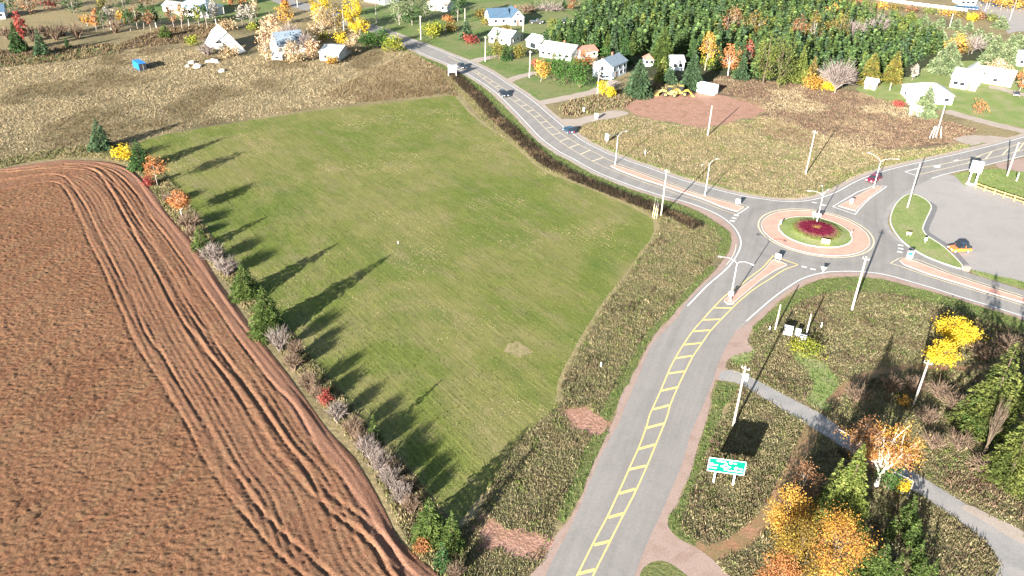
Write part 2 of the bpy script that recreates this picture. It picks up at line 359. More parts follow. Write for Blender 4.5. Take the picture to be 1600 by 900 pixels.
# paths and drives
sheet('footpath', [(1128,580),(1146,578),(1161,584),(1190,597.5),(1227,618),(1280,645),(1317,672),(1350,694),(1400,724),(1436,743),(1478,768),(1533,802),(1600,836),(1700,890),(1640,960),(1561,910),(1562,883),(1553,861),(1533,841),(1505,818),(1467,792),(1436,772),(1395,750),(1350,722),(1314,697),(1283,677),(1251,657),(1207,630),(1178,613),(1146,597),(1124,594)], 0.016, MAT['path'], 0.12, 0.8)
sheet('driveway', [(1600,851),(1533,812),(1500,792),(1510,788),(1540,800),(1600,832)], 0.021, MAT['grey_gravel'], 0.3, 0.8)
strip('dirt_track', [(1085,855),(1108,864),(1133,857),(1161,842),(1186,820),(1205,797),(1222,770),(1238,742),(1251,711),(1262,684),(1268,668)], -1.1, 1.1, 0.009, MAT['dirt_track'], 0.3)
strip('dirt_track', [(1300,630),(1317,608),(1335,595),(1360,585.5),(1387,578),(1425,574),(1470,574),(1520,576),(1570,570)], -0.8, 0.8, 0.009, MAT['dirt_track'], 0.3)
strip('driveway', [(843,161),(858,158.5),(880,154),(906,148.5),(925,144),(945,136),(962,126)], -2.0, 2.0, 0.014, MAT['grey_gravel'], 0.3)
sheet('driveway', [(872,190),(880,186),(897,186),(930,179),(955,173),(975,174),(982,178),(960,184),(930,189),(912,194),(902,199),(899,209),(886,200)], 0.014, MAT['grey_gravel'], 0.3)
strip('driveway', [(737,97),(750,92.5),(762,90.5),(790,86),(815,82)], -2.2, 1.8, 0.014, MAT['grey_gravel'], 0.4)
strip('driveway', [(792,128),(806,121.5),(822,117),(838,113)], -1.6, 1.6, 0.014, MAT['grey_gravel'], 0.3)
strip('driveway', [(1478,173),(1500,180),(1530,188),(1565,197),(1600,205),(1660,218)], -2.2, 2.2, 0.012, MAT['grey_gravel'], 0.5)
strip('driveway', [(1500,222),(1520,217),(1545,216),(1575,219)], -3.4, 2.4, 0.014, MAT['grey_gravel'], 0.5)
strip('driveway', [(1545,136),(1565,139),(1590,146),(1620,152)], -2.0, 2.0, 0.012, MAT['grey_gravel'], 0.5)
sheet('driveway', [(1556,257),(1575,252),(1600,247),(1680,228),(1680,262),(1600,270),(1580,266),(1563,263)], 0.014, MAT['red_gravel'], 0.3)
# far paved yard, top right
sheet('parking_lot', [(1520,2),(1560,6),(1640,16),(1680,60),(1600,49),(1575,52),(1572,38),(1560,26),(1540,21)], 0.02, MAT['lot'], 0.3, 2)
# --- fields
HAY = [(212,227),(240,215),(300,203),(352,194),(400,187),(480,175),(560,165),(640,157),(700,149.5),(712,150),(722,160),(735,176),(760,196),(790,216),(815,236),(845,262),(880,278),(920,293),(960,310),(1000,328),(1020,341),(1027,353),(1023,370),(1012,385),(990,415),(972,440),(945,475),(920,515),(900,550),(882,585),(876,605),(873,628),(866,640),(842,660),(806,692),(788,720),(772,752),(740,790),(712,816),(690,800),(655,755),(612,704),(572,664),(530,612),(480,552),(440,500),(400,445),(350,395),(312,345),(282,302),(255,272),(232,252)]
hayo, HAYP = sheet('hay_field', HAY, 0.006, MAT['hay'], 0.35, 0.8)
def field_edge(name, pts, w, mat, z):
    return strip(name, pts, -w, w, z, mat, 0.25, 0.7)
EDGE_R = [(712,150),(722,160),(735,176),(760,196),(790,216),(815,236),(845,262),(880,278),(920,293),(960,310),(1000,328),(1020,341),(1027,353),(1023,370),(1012,385),(990,415),(972,440),(945,475),(920,515),(900,550),(882,585),(876,605),(873,628)]
MAT['straw'] = blotch('straw', [(.2, .165, .085), (.26, .21, .11)], 0.4, 3, 0.3)
field_edge('straw_margin', EDGE_R, 0.55, MAT['straw'], 0.010)
sheet('bare_patch', [(790,536),(805,533),(822,540),(826,549),(815,557),(798,555),(788,547)], 0.010, MAT['straw'], 1.3, 0.3, wl=1.4)
sheet('red_clay_patch', [(878,634),(900,630),(938,640),(946,660),(935,682),(918,686),(895,668),(875,655)], 0.010, MAT['clay'], 1.6, 0.4, wl=2.2)
sheet('red_clay_patch', [(760,806),(790,818),(830,835),(858,850),(850,872),(830,880),(800,874),(772,868),(745,845),(748,820)], 0.010, MAT['clay'], 1.6, 0.4, wl=2.2)
sheet('red_clay_yard', [(978,163),(1000,155),(1030,150),(1060,146),(1090,144),(1120,148),(1150,154),(1185,163),(1196,172),(1180,180),(1150,188),(1120,196),(1095,199),(1060,193),(1030,187),(1000,181),(985,173)], 0.010, MAT['clay'], 1.8, 0.8, wl=4)
# --- lawns and other grass
sheet('lawn', [(585,70),(560,50),(520,25),(590,8),(640,-4),(730,-12),(900,-12),(912,20),(900,40),(846,60),(850,80),(900,90),(960,118),(935,140),(905,147),(850,156),(835,158),(810,141),(780,120),(735,96),(700,83),(660,68)], 0.005, MAT['lawn'], 1.2, 2)
sheet('lawn', [(200,20),(250,5),(330,-8),(420,-2),(440,8),(400,32),(340,33),(270,33)], 0.005, MAT['lawn'], 1.2, 2)
sheet('lawn', [(-80,92),(0,88),(60,84),(130,74),(180,70),(190,78),(178,84),(130,90),(70,98),(0,104),(-80,108)], 0.005, MAT['lawn'], 0.8, 2)
sheet('lawn', [(1340,142),(1360,128),(1400,118),(1450,95),(1500,96),(1580,90),(1680,95),(1700,210),(1640,205),(1600,200),(1560,192),(1500,176),(1470,172),(1420,164),(1380,158)], 0.005, MAT['bright_lawn'], 1.2, 2)
sheet('forest_floor', [(846,84),(850,60),(900,40),(912,5),(1000,-14),(1240,-14),(1300,10),(1400,45),(1500,72),(1560,80),(1590,92),(1470,98),(1410,122),(1330,134),(1210,132),(1150,124),(1110,128),(1060,130),(1000,118),(960,100),(905,92)], 0.0055, MAT['forest_floor'], 1.5, 2)
sheet('grass_verge', [(1508,290),(1497,280),(1492,274),(1502,270),(1530,266),(1560,264),(1590,268),(1660,275),(1660,330),(1600,312),(1560,299),(1522,287)], 0.026, MAT['bright_lawn'], 0.1, 0.6)
sheet('grass_verge', [(1518,421.5),(1524,422.5),(1560,431.5),(1600,440.5),(1680,472),(1680,478),(1600,451.5),(1557,438.5),(1525,429)], 0.027, MAT['bright_lawn'], 0.1, 0.6)
strip('grass_verge', NW_LO[:20], -1.8, -4.6, 0.006, MAT['verge'], 0.5)
strip('grass_verge', NW_HI[13:26], 1.8, 3.6, 0.006, MAT['bright_lawn'], 0.6)
strip('grass_verge', NW_HI[28:36], 1.8, 4.0, 0.006, MAT['verge'], 0.5)
sheet('grass_verge', [(1000,301),(1045,314),(1066,321.5),(1090,331),(1105,339),(1124,352),(1139,362),(1144,371),(1142,384),(1136,396),(1126,400),(1118,385),(1128,372),(1110,355),(1085,343),(1050,333),(1000,312)], 0.0065, MAT['verge'], 0.4, 0.7)
sheet('grass_verge', [(1118,416),(1087,452),(1060,485),(1025,520),(1000,565),(985,596),(962,645),(945,690),(931,717),(900,790),(880,820),(868,812),(900,740),(930,660),(950,620),(985,560),(1010,520),(1050,478),(1080,445),(1100,420)], 0.0065, MAT['verge'], 0.5, 0.7)
sheet('grass_verge', [(1262,444),(1290,435.5),(1340,433),(1380,437),(1420,447),(1475,461),(1530,478),(1600,503),(1600,520),(1540,502),(1490,483),(1440,470),(1400,460),(1340,455),(1300,456),(1262,466),(1235,482),(1212,500),(1196,505),(1180,520),(1176,513),(1200,490),(1235,462)], 0.0065, MAT['verge'], 0.4, 0.7)
sheet('grass_verge', [(1106,656),(1120,598),(1140,598),(1155,602),(1130,640),(1116,680),(1100,720),(1085,760),(1068,800),(1064,825),(1075,838),(1095,852),(1085,856),(1058,842),(1043,822),(1046,805),(1060,789),(1077,747),(1094,692)], 0.0065, MAT['verge'], 0.4, 0.7)
sheet('grass_patch', [(1146,548),(1162,542),(1180,548),(1172,566),(1160,572),(1144,566)], 0.0065, MAT['bright_lawn'], 0.3, 0.5)
sheet('grass_patch', [(1240,553),(1262,552),(1290,570),(1310,590),(1300,625),(1296,645),(1285,640),(1262,628),(1270,600)], 0.0065, MAT['bright_lawn'], 0.5, 0.6)
sheet('russet_scrub', [(1100,132),(1130,118),(1180,126),(1240,130),(1310,140),(1345,145),(1400,162),(1440,180),(1500,195),(1530,205),(1490,222),(1400,232),(1320,236),(1250,230),(1190,215),(1150,200),(1195,172),(1150,152),(1115,147)], 0.0045, MAT['russet'], 2.0, 2)
sheet('russet_scrub', [(-90,85),(0,78),(60,74),(190,68),(250,45),(330,38),(350,50),(300,66),(240,72),(190,78),(100,90),(0,106),(-90,120)], 0.0045, MAT['russet'], 2.0, 2)
# weedy ground: right of the hay field, the hedge strip, lower right
WEED_R = [(1027,353),(1040,336),(1080,345),(1115,355),(1125,375),(1118,395),(1108,415),(1085,440),(1050,478),(1010,520),(985,560),(950,620),(930,660),(900,740),(868,812),(850,870),(826,905),(690,930),(700,880),(720,830),(745,800),(772,752),(788,720),(806,692),(842,660),(866,640),(873,628),(876,605),(882,585),(900,550),(920,515),(945,475),(972,440),(990,415),(1012,385),(1023,370)]
sheet('weedy_ground', WEED_R, 0.0035, MAT['weed_soil'], 0.5, 0.8)
WEED_SE = [(1180,520),(1212,500),(1262,466),(1300,456),(1400,460),(1490,483),(1600,520),(1760,590),(1800,900),(1600,1000),(1200,1000),(1090,905),(1134,893),(1110,871),(1096,861),(1075,838),(1064,825),(1068,800),(1116,680),(1155,602),(1128,590),(1146,556)]
sheet('weedy_ground', WEED_SE, 0.0035, MAT['weed_soil'], 0.5, 0.8)
sheet('weedy_ground', [(1003,905),(1012,882),(1035,876),(1058,886),(1075,905)], 0.019, MAT['verge'], 0.3, 0.5)
HEDGE = [(-150,285),(0,262),(60,250),(110,246),(152,246),(185,252),(205,262),(225,280),(250,318),(290,366),(330,412),(380,478),(420,530),(470,590),(510,640),(550,690),(590,750),(615,800),(635,845),(655,872),(690,900),(720,960),(760,960),(745,880),(715,816),(690,795),(655,752),(612,702),(572,662),(530,610),(480,550),(440,498),(400,443),(350,393),(312,343),(282,300),(255,270),(232,250),(212,225),(150,225),(60,238),(0,250),(-150,270)]
sheet('hedge_bank', HEDGE, 0.0075, MAT['weed_soil'], 0.4, 0.8)
DITCH = [(705,112),(726,133),(740,146),(756,162),(772,181),(800,206),(830,232),(850,250),(870,262),(905,280),(940,294),(970,306),(1000,317),(1030,328),(1060,340),(1090,356)]
strip('ditch', DITCH, -1.9, 1.9, 0.008, MAT['ditch'], 0.5)
# ------------------------------------------------------------------ painted markings
ZP = 0.034
def line(name, pts, w, mat, z=ZP, parent=None, smooth=True, px=True): return strip(name, pts, w / 2, -w / 2, z, mat, 0.012, 0.8, px, parent or road, smooth)
WP, YP, PY = MAT['white_paint'], MAT['yellow_paint'], MAT['pale_yellow_paint']
line('edge_line', NW_LO[2:], 0.24, WP)
line('edge_line', NW_HI[2:], 0.22, WP)
line('edge_line', [(1150,382),(1149,390),(1144,402),(1135,414)], 0.16, MAT['kerb'])
line('edge_line', E_LO[1:6], 0.2, WP)
line('edge_line', SE_LO[1:], 0.22, WP)
def hatch(lo, hi, spacing, bar_w, w, mat, first=0.0, last=None):
    A = resample(g2(lo), 0.5); B = resample(g2(hi), 0.5)
    line('centre_line', A, w, mat, px=False, smooth=False); line('centre_line', B, w, mat, px=False, smooth=False)
    return A, B
# southern approach: two yellow lines with bars between them
S_L = [(885,935),(903,897),(930.5,842),(950,805.5),(967,769),(983,733),(999,697),(1011,664),(1015,649),(1032.5,610),(1045,580),(1055,560),(1067.5,539),(1082.5,517.5),(1097.5,500),(1115,480.5),(1133.5,462),(1153,449),(1171,434),(1189,420.5),(1198,411.5),(1208,399.5)]
S_R = [(1247,413.8),(1225,422),(1204,435.5),(1180,450.5),(1156,470),(1143.5,482),(1126,500),(1110,517.5),(1096,537.5),(1082.5,557.5),(1071,580),(1059,605),(1047.5,632.5),(1041.7,653),(1025,694),(1011,728),(994.5,765),(976,801),(954,844.5),(928,897),(911,935)]
line('centre_line', S_L, 0.2, YP); line('centre_line', S_R, 0.2, YP); line('centre_line', [(1208,399.5),(1222,405),(1247,413.8)], 0.25, YP, smooth=False)
for a, b in [((1115,481),(1144,481.5)),((1097.5,500),(1126,499)),((1083,518),(1110,516)),((1067.5,539),(1096,536)),((1055,560),(1082,556)),((1044,584),(1071,580)),((1032,611),(1059,605)),((1020,640),(1047,633)),((1008,669.5),(1038,661.7)),((997,702),(1024.5,694.5)),((982,734),(1010,727.8)),((967,771.5),(993.5,764)),((950,809),(976,802)),((928,852),(954,845.3)),((903,897),(930,890))]:
    line('hatch_bar', [a, b], 0.42, YP, ZP - 0.003)
# north-western approach
N_L = [(700,88),(722,100),(742,113.5),(765,130),(790,148.5),(820,171),(836.5,185),(853,201.5),(872.5,219),(886,228.5),(899.5,237),(913,245),(928,253),(944.5,261),(970,271),(1000,283),(1030,293),(1060,304),(1096,315),(1127,327.5),(1151.5,335.5)]
N_H = [(701,87.6),(724,99),(748,113.5),(775,130),(800,147.5),(829,168),(841,177.5),(860.5,195),(880,211),(904,225.5),(919,233.5),(934,240.5),(949,249),(970,257.5),(1000,268.5),(1034.5,281),(1075,296),(1102,305.5),(1150,317.5),(1170,323.3)]
line('centre_line', N_L, 0.17, PY); line('centre_line', N_H, 0.17, PY); line('centre_line', [(1170,323.3),(1151.5,335.5)], 0.25, WP)
A = resample(g2(N_L[2:14]), 0.3, False, False); B = resample(g2(N_H[2:13]), 0.3, False, False)
dl = np.r_[0, np.cumsum(np.hypot(*np.diff(A, axis=0).T))]
for s_ in np.arange(2.0, dl[-1] - 1, 5.15):
    i = int(np.searchsorted(dl, s_)); p = A[i]; q = B[np.hypot(*(B - p).T).argmin()]; t = A[min(i + 1, len(A) - 1)] - A[i - 1]; t /= np.hypot(*t)
    line('hatch_bar', np.array([p, q + t * (-0.9)]), 0.34, PY, ZP - 0.003, px=False)
# eastern approach: painted taper
line('centre_line', [(1439,262),(1414,268.5),(1430,274)], 0.28, WP, smooth=False)
E_L = [(1430,274),(1470,265),(1508,256),(1560,244),(1600,234),(1680,214)]; E_H = [(1439,262),(1470,257),(1500,251),(1522,246.5),(1550,236.5),(1600,223),(1680,202)]
line('centre_line', E_L, 0.2, PY); line('centre_line', E_H, 0.2, PY)
for a, b in [((1512,255),(1532,243)),((1540,248.5),(1550,236.5)),((1566,242.5),(1578,229.5)),((1590,236),(1600,223))]: line('hatch_bar', [a, b], 0.3, PY, ZP - 0.003)
line('turn_arrow', [(1490,251.5),(1498,250)], 0.45, WP)
sheet('turn_arrow', [(1458,260),(1466,257),(1470,258.5),(1468,262),(1462,262.5)], ZP, WP, 0, 0.4, False, parent=road)
# south-eastern approach
line('centre_line', [(1391,411.5),(1405,403.5),(1418,402.5),(1440,408),(1480,424.5),(1520,438),(1560,450.5),(1600,463),(1680,490)], 0.2, PY, smooth=False)
line('centre_line', [(1391,411.5),(1408,416.5),(1450,431.5),(1500,447),(1545,461),(1600,478),(1680,505)], 0.2, PY)
for a in [(1256.5,417.2),(1270.5,420.8),(1147,341),(1150.5,336.8),(1144,345.3),(1272.5,316.7),(1287.5,320.8),(1407,383.5),(1407.3,388.7),(1406,394)]:
    p = at(*a); line('give_way_dash', np.array([[p.x - 0.45, p.y + 0.2], [p.x + 0.45, p.y - 0.2]]), 0.55, WP, px=False)
line('edge_line', [(1165,502),(1150,518)], 0.02, WP)
# ------------------------------------------------------------------ raised islands with kerbs
def island(name, pts, h, kerb_w, top_mat, kerb_mat, z0=0.012, smooth=True, step=0.5, px=True):
    P = g2(pts) if px else np.asarray(pts, float); P = resample(P, step, True, smooth); n = normals(P, True)
    area = 0.5 * np.sum(P[:, 0] * np.roll(P[:, 1], -1) - np.roll(P[:, 0], -1) * P[:, 1])
    if area < 0: P = P[::-1]; n = normals(P, True)
    Q = P + n * kerb_w; k = len(P); i = np.arange(k); j = (i + 1) % k
    V = np.r_[np.c_[P, np.full(k, z0)], np.c_[P + n * 0.02, np.full(k, h)], np.c_[Q, np.full(k, h)], np.c_[Q, np.full(k, h - 0.05)]]
    F = np.concatenate([np.stack([i + a * k, j + a * k, j + (a + 1) * k, i + (a + 1) * k], 1) for a in range(3)])
    ko = None
    tri = tessellate_polygon([[Vector((x, y, 0)) for x, y in Q]])
    T = np.array([t if np.cross(Q[t[1]] - Q[t[0]], Q[t[2]] - Q[t[0]]) > 0 else t[::-1] for t in tri])
    o = tag(link(name, new_mesh(name, np.c_[Q, np.full(k, h - 0.008)], T, top_mat)), kind='structure')
    link('kerb', new_mesh('kerb', V, F, kerb_mat), o)
    return o
PV, KB, PK = MAT['paver'], MAT['kerb'], MAT['pink_concrete']
island('traffic_island', [(1207,405),(1220,409),(1231,413.5),(1210,423.5),(1187.5,438.5),(1165,458),(1150,470.5),(1145,475.5),(1137,475.5),(1131.5,471.5),(1132,467),(1141,461),(1153,452),(1174,437),(1195,420)], 0.13, 0.22, PV, PK, smooth=False)
island('traffic_island', [(954.5,257.5),(970,260.5),(1000,271),(1034.5,284),(1075,298.5),(1102,307.5),(1150,320),(1164,323.8),(1151.5,331),(1127.5,323.5),(1096,310.5),(1060,299),(1030,288.5),(1000,279),(970,267.5),(954,260)], 0.13, 0.22, PV, PK, smooth=False)
island('traffic_island', [(1309,322),(1335,308),(1360,294.5),(1375,291),(1379,293),(1365,303),(1348,317.5),(1336,330),(1324,326.5)], 0.13, 0.22, PV, PK, smooth=False)
island('traffic_island', [(1405,407.5),(1408,404.5),(1415,404),(1431,408.5),(1475,425.5),(1513,438.5),(1544,448.5),(1600,466),(1680,493),(1680,500),(1600,474),(1544,457.5),(1500,443.5),(1450,428.5),(1412.5,414)], 0.13, 0.22, PV, PK, smooth=False)
line('centre_line', [(1301,323),(1340,300),(1365,290.5),(1386,291),(1372,301),(1358,311),(1344,325),(1336,335.5),(1301,323)], 0.22, WP, smooth=False)
island('grass_island', [(1417.5,303.5),(1427,303.5),(1435,305.5),(1448,312.5),(1456,322),(1454,331),(1449,341),(1443,356),(1444,361),(1451,369.5),(1475,385.5),(1492.5,401.5),(1505,415.5),(1501,420.5),(1465,409),(1437.5,396.5),(1412.5,380),(1396,360.5),(1390,343),(1396,323),(1406,310.5)], 0.13, 0.28, MAT['bright_lawn'], KB, 0.014)
strip('pavement', [(1416,300.5),(1400,312),(1390,323),(1383.5,334),(1381,346),(1386,359),(1397.5,372.5),(1412.5,382),(1437.5,397.5),(1463,410),(1500,423.3)], -.2, .8, 0.0225, MAT['path'], 0.0, 0.8)
strip('pavement', [(1452,316),(1460,322),(1457,334),(1452,345),(1447,357),(1450,364),(1476,381),(1492,394),(1510,414)], 0.55, -0.55, 0.030, MAT['dark_asphalt'], 0.05, 0.8)
sheet('pavement', [(1503,423.2),(1507,415.5),(1518,417.5),(1514,425.5)], 0.030, MAT['pink_concrete'], 0, 0.5, False)
# the roundabout
RC = np.array([62.43, 151.57]); RO, RI = 11.36, 7.39
tt = np.linspace(0, 2 * np.pi, 97)[:-1]; circ = np.stack([np.cos(tt), np.sin(tt)], 1)
strip('circle_line', RC + circ * (RO + 0.05), 0.14, -0.14, ZP, PY, 0, 9, False, road, False, True)
island('truck_apron', RC + circ * (RO - 0.55), 0.09, 0.3, PV, PK, 0.012, False, 9, False)
gk = island('roundabout_island', RC + circ * RI, 0.2, 0.25, MAT['bright_lawn'], KB, 0.05, False, 9, False)
rr = np.linspace(0, 1, 15); V = [(RC[0], RC[1], 0)]; mz = lambda r: 0.2 + 0.8 * (0.5 + 0.5 * np.cos(np.pi * np.clip(r, 0, 1))) ** 1.0
MOUND = lambda x, y: mz(np.hypot(x - RC[0], y - RC[1]) / (RI - 0.3)) - 0.012
V = [(RC[0], RC[1], mz(0))] + [(RC[0] + (RI - 0.3) * r * c, RC[1] + (RI - 0.3) * r * s, mz(r) - 0.012 * (r > .95)) for r in rr[1:] for c, s in circ]
F = [(0, 1 + i, 1 + (i + 1) % 96) for i in range(96)] + [(1 + k * 96 + i, 1 + (k + 1) * 96 + i, 1 + (k + 1) * 96 + (i + 1) % 96, 1 + k * 96 + (i + 1) % 96) for k in range(13) for i in range(96)]
link('grass_mound', new_mesh('grass_mound', V, F, MAT['bright_lawn'], smooth=True), gk)
# ------------------------------------------------------------------ the ploughed field: real clods, rows and wheel tracks
EDGE_L = [(-150,272),(0,264),(50,256),(100,250),(150,251.5),(180,255),(205,265),(225,281),(245,304),(265,334),(295,369),(320,404),(345,444),(367,474),(400,521),(450,584),(512,671),(555,716),(590,774),(605,804),(625,844),(650,868),(690,900),(760,960)]
EL = resample(g2(EDGE_L), 2.0)
PLP = np.r_[g2(EDGE_L), g2([(600,1000)]), np.array([[-20., 46.], [-75., 46.]]), g2([(-160,600)])]
ax = np.arange(-150, 6, 0.24); rows = []
st = 0.2
X0, X1, Y0, Y1 = PLP[:, 0].min(), PLP[:, 0].max(), PLP[:, 1].min(), PLP[:, 1].max()
nx = int((X1 - X0) / st) + 1; ny = int((Y1 - Y0) / st) + 1
XX, YY = np.meshgrid(X0 + np.arange(nx) * st, Y0 + np.arange(ny) * st); PP = np.c_[XX.ravel(), YY.ravel()]
ins = inpoly(PP, PLP); ids = np.where(ins)[0]; Q = PP[ids]
e, arc, _ = pdist(Q, EL); TR = {}
ra = R(69); u = Q @ np.array([math.cos(ra), math.sin(ra)]); v = Q @ np.array([-math.sin(ra), math.cos(ra)])
x, y = Q[:, 0], Q[:, 1]
head = np.clip((17.5 - e) / 1.5, 0, 1)                # headland: worked along the field edge
# headland inner limit follows track A
TA = [(-150,330),(0,300),(60,287),(90,287),(107,305),(125,345),(140,380),(160,420),(172,447),(190,487),(205,525),(230,565),(250,600),(272,635),(292,667),(315,712),(342,755),(370,795),(400,830),(432,865),(472,897),(560,960)]
TB = [(-150,300),(0,283),(70,274),(100,278),(122,305),(140,337),(155,370),(175,410),(195,447),(212,482),(225,515),(250,555),(275,595),(300,635),(322,668),(350,720),(375,755),(400,791),(437,830),(475,862),(512,897),(600,965)]
TC = [(0,272),(100,263),(140,266),(160,280),(180,312),(200,350),(220,387),(240,420),(257,448),(270,475),(285,505),(310,535),(340,575),(370,615),(402,665),(425,705),(457,742),(482,772),(517,802),(555,830),(585,860),(607,897),(640,960)]
TD = [(60,263),(130,262),(163,280),(187,302),(215,342),(237,380),(260,415),(282,448),(300,482),(325,517),(347,555),(375,595),(400,630),(432,675),(450,700),(475,732),(500,780),(537,807),(570,840),(600,880),(630,930)]
TE = [(100,258),(160,265),(185,277),(215,305),(237,342),(260,375),(287,410),(315,450),(345,492),(370,530),(400,570),(425,600),(460,640),(482,676),(500,712),(530,745),(555,780),(580,815),(607,855),(632,887),(670,930)]
TF = [(150,256),(195,268),(222,296),(245,328),(275,365),(300,400),(330,445),(360,488),(390,525),(420,562),(460,610),(500,668),(540,720),(575,770),(597,808),(622,850),(650,880),(690,915)]
dA, _, sA = pdist(Q, resample(g2(TA), 2)); inside = np.where(sA > 0, 1, -1)
head = np.clip(0.5 + sA * dA / 2.0, 0, 1)
fine = fbm(x / 0.34, y / 0.34, 1, 2) - 0.5; mid = fbm(x / 1.6, y / 1.6, 2, 3) - 0.5
rowsM = fbm(u / 4.5, v / 0.62, 3, 3) - 0.5; dead = np.clip(fbm(u / 9, v / 3.0, 4, 3) * 2.2 - 0.75, 0, 1)
vfine = rng.random(len(x)) - 0.5
clod = np.clip(fbm(x / 0.8, y / 0.8, 41, 2) - .55, 0, 1)
main = 0.34 * fine + 0.20 * vfine + 0.08 * mid + 0.08 * rowsM + 0.5 * clod * (fbm(x / 9, y / 9, 42, 2) > .5)
fur = np.abs(((v + 0.5 * (fbm(u / 12, v * 0, 5, 2) - .5)) / 5.2) % 1 - 0.5) * 5.2
main -= 0.20 * np.exp(-(fur / 0.22) ** 2) * dead + 0.16 * np.clip(fbm(u / 2.2, v / 0.9, 6, 2) - 0.6, 0, 1) * 4 * dead
hl = 0.34 * (fbm(arc / 16, e / 0.33, 7, 3) - 0.5) + 0.22 * fine + 0.12 * vfine + 0.06 * mid + 0.06 * np.sin(e * 2 * np.pi / 0.85 + 3 * fbm(arc / 9, e / 3, 8, 2))
comp = np.clip((3.2 - e) / 0.8, 0, 1) * (fbm(arc / 14, e / 1.2, 9, 2) > 0.18)     # wheel-packed strip along the edge
hl = hl * (1 - 0.72 * comp) + comp * 0.10 * (fbm(arc / 12, e / 0.3, 10, 2) - 0.5)
hh = main * (1 - head) + hl * head
for L, dep, w, rdg in ((TA, .28, .19, .10), (TB, .30, .2, .12), (TC, .26, .26, .26), (TD, .28, .2, .10), (TE, .28, .2, .10), (TF, .2, .18, .06)):
    LL = resample(g2(L), 1.0); d, a_, s_ = pdist(Q, LL); d = d * s_ + 0.34 * (fbm(a_ / 9.0, a_ * 0, 30, 2) - 0.5); fad = 0.75 + 0.45 * (fbm(a_ / 8, a_ * 0, 31, 2) - 0.3) + 0.9 * (fbm(a_ / 0.8, d / 0.4, 32, 2) - 0.5)
    hh += fad * (-dep * np.exp(-(d / w) ** 2) + rdg * np.exp(-((d - 0.62) / 0.3) ** 2) + 0.35 * rdg * np.exp(-((d + 0.6) / 0.25) ** 2))
    if rdg > .2: hh += fad * (-.2 * np.exp(-((d - 1.7) / .3) ** 2) + .12 * np.exp(-((d - 2.3) / .3) ** 2))
z = 0.25 + hh * 0.55; fade = np.clip(e / 0.9, 0, 1); z = z * fade + 0.03 * (1 - fade)
idx = -np.ones(nx * ny, np.int64); idx[ids] = np.arange(len(ids)); G = idx.reshape(ny, nx)
F = np.stack([G[:-1, :-1], G[:-1, 1:], G[1:, 1:], G[1:, :-1]], -1).reshape(-1, 4); F = F[(F >= 0).all(1)]
cc = np.clip(comp * 0.8 + 0.5 * np.clip((hh - 0.12) * 3, 0, 1) * 0 + head * 0.25, 0, 1)
tag(link('ploughed_field', new_mesh('ploughed_field', np.c_[Q, z], F, MAT['plough'], np.repeat(cc[:, None], 3, 1), True)), kind='structure')
# ------------------------------------------------------------------ vegetation
MAT['leaf'] = foliage('leaves', 0.7, 0.28); MAT['needle'] = foliage('needles', 0.7, 0.12); MAT['grass'] = foliage('grass_blades', 0.8, 0.2)
MAT['bark'] = plain('bark', (.10, .075, .055), 0.9, 0.1, 0, 0.3, 4); MAT['grey_bark'] = plain('grey_bark', (.22, .19, .165), 0.9, 0.1, 0, 0.25, 4)
MAT['white_bark'] = plain('white_bark', (.62, .57, .5), 0.8, 0.15, 0, 0.3, 5)
MAT['twig'] = plain('twigs', (.19, .155, .14), 0.9, 0.1, 0, 0.25, 3); MAT['brown_twig'] = plain('brown_twigs', (.15, .105, .075), 0.9, 0.1, 0, 0.25, 3)
PAL = {'Y': [(.55,.37,.02),(.64,.46,.04),(.44,.31,.03)], 'GO': [(.43,.24,.045),(.5,.3,.065),(.33,.17,.04)], 'OR': [(.36,.15,.055),(.42,.19,.075),(.27,.11,.045)],
 'RD': [(.28,.055,.045),(.34,.085,.065),(.2,.05,.04)], 'OL': [(.11,.12,.03),(.16,.145,.03),(.2,.16,.04)], 'YG': [(.2,.22,.03),(.28,.26,.03),(.13,.17,.03)],
 'GR': [(.045,.105,.022),(.065,.135,.03),(.035,.075,.018)], 'TAN': [(.36,.26,.15),(.43,.31,.18),(.29,.2,.11)], 'BR': [(.2,.1,.05),(.27,.14,.07),(.14,.075,.04)],
 'CON': [(.035,.075,.024),(.05,.098,.03),(.026,.056,.018)], 'CONL': [(.135,.165,.035),(.18,.2,.055),(.09,.12,.028)], 'BLUE': [(.055,.095,.045),(.07,.115,.058),(.038,.066,.032)],
 'SPR': [(.095,.115,.026),(.13,.145,.038),(.06,.08,.02)], 'MIX': [(.36,.15,.04),(.44,.23,.04),(.27,.12,.04),(.2,.13,.045),(.5,.3,.05)], 'PALE': [(.15,.19,.09),(.19,.22,.12),(.11,.15,.07)], 'OLGO': [(.2,.13,.03),(.27,.18,.03),(.14,.1,.03)], 'GREY': [(.3,.27,.23),(.22,.2,.17),(.36,.33,.28)],
 'CONG': [(.058,.09,.022),(.08,.112,.028),(.042,.066,.016)], 'PEACH': [(.5,.33,.2),(.56,.4,.26),(.42,.27,.15)]}
EX = [e_ if not k_ else e_.mean(0) + (e_ - e_.mean(0)) * .8 for e_, k_ in [(np.asarray(p), n.startswith('red_clay')) for n in ('road', 'parking_lot', 'footpath', 'driveway', 'hay_field', 'red_clay_patch', 'red_clay_yard', 'dirt_track', 'gravel_shoulder', 'grass_patch') for p in REG.get(n, [])]]
def clear(P, skip=()):
    m = np.ones(len(P), bool)
    for e_ in EX: 
        lo, hi = e_.min(0), e_.max(0); c = ((P >= lo) & (P <= hi)).all(1)
        if c.any():
            i = np.where(c)[0]; m[i[inpoly(P[i], e_)]] = False
    return m
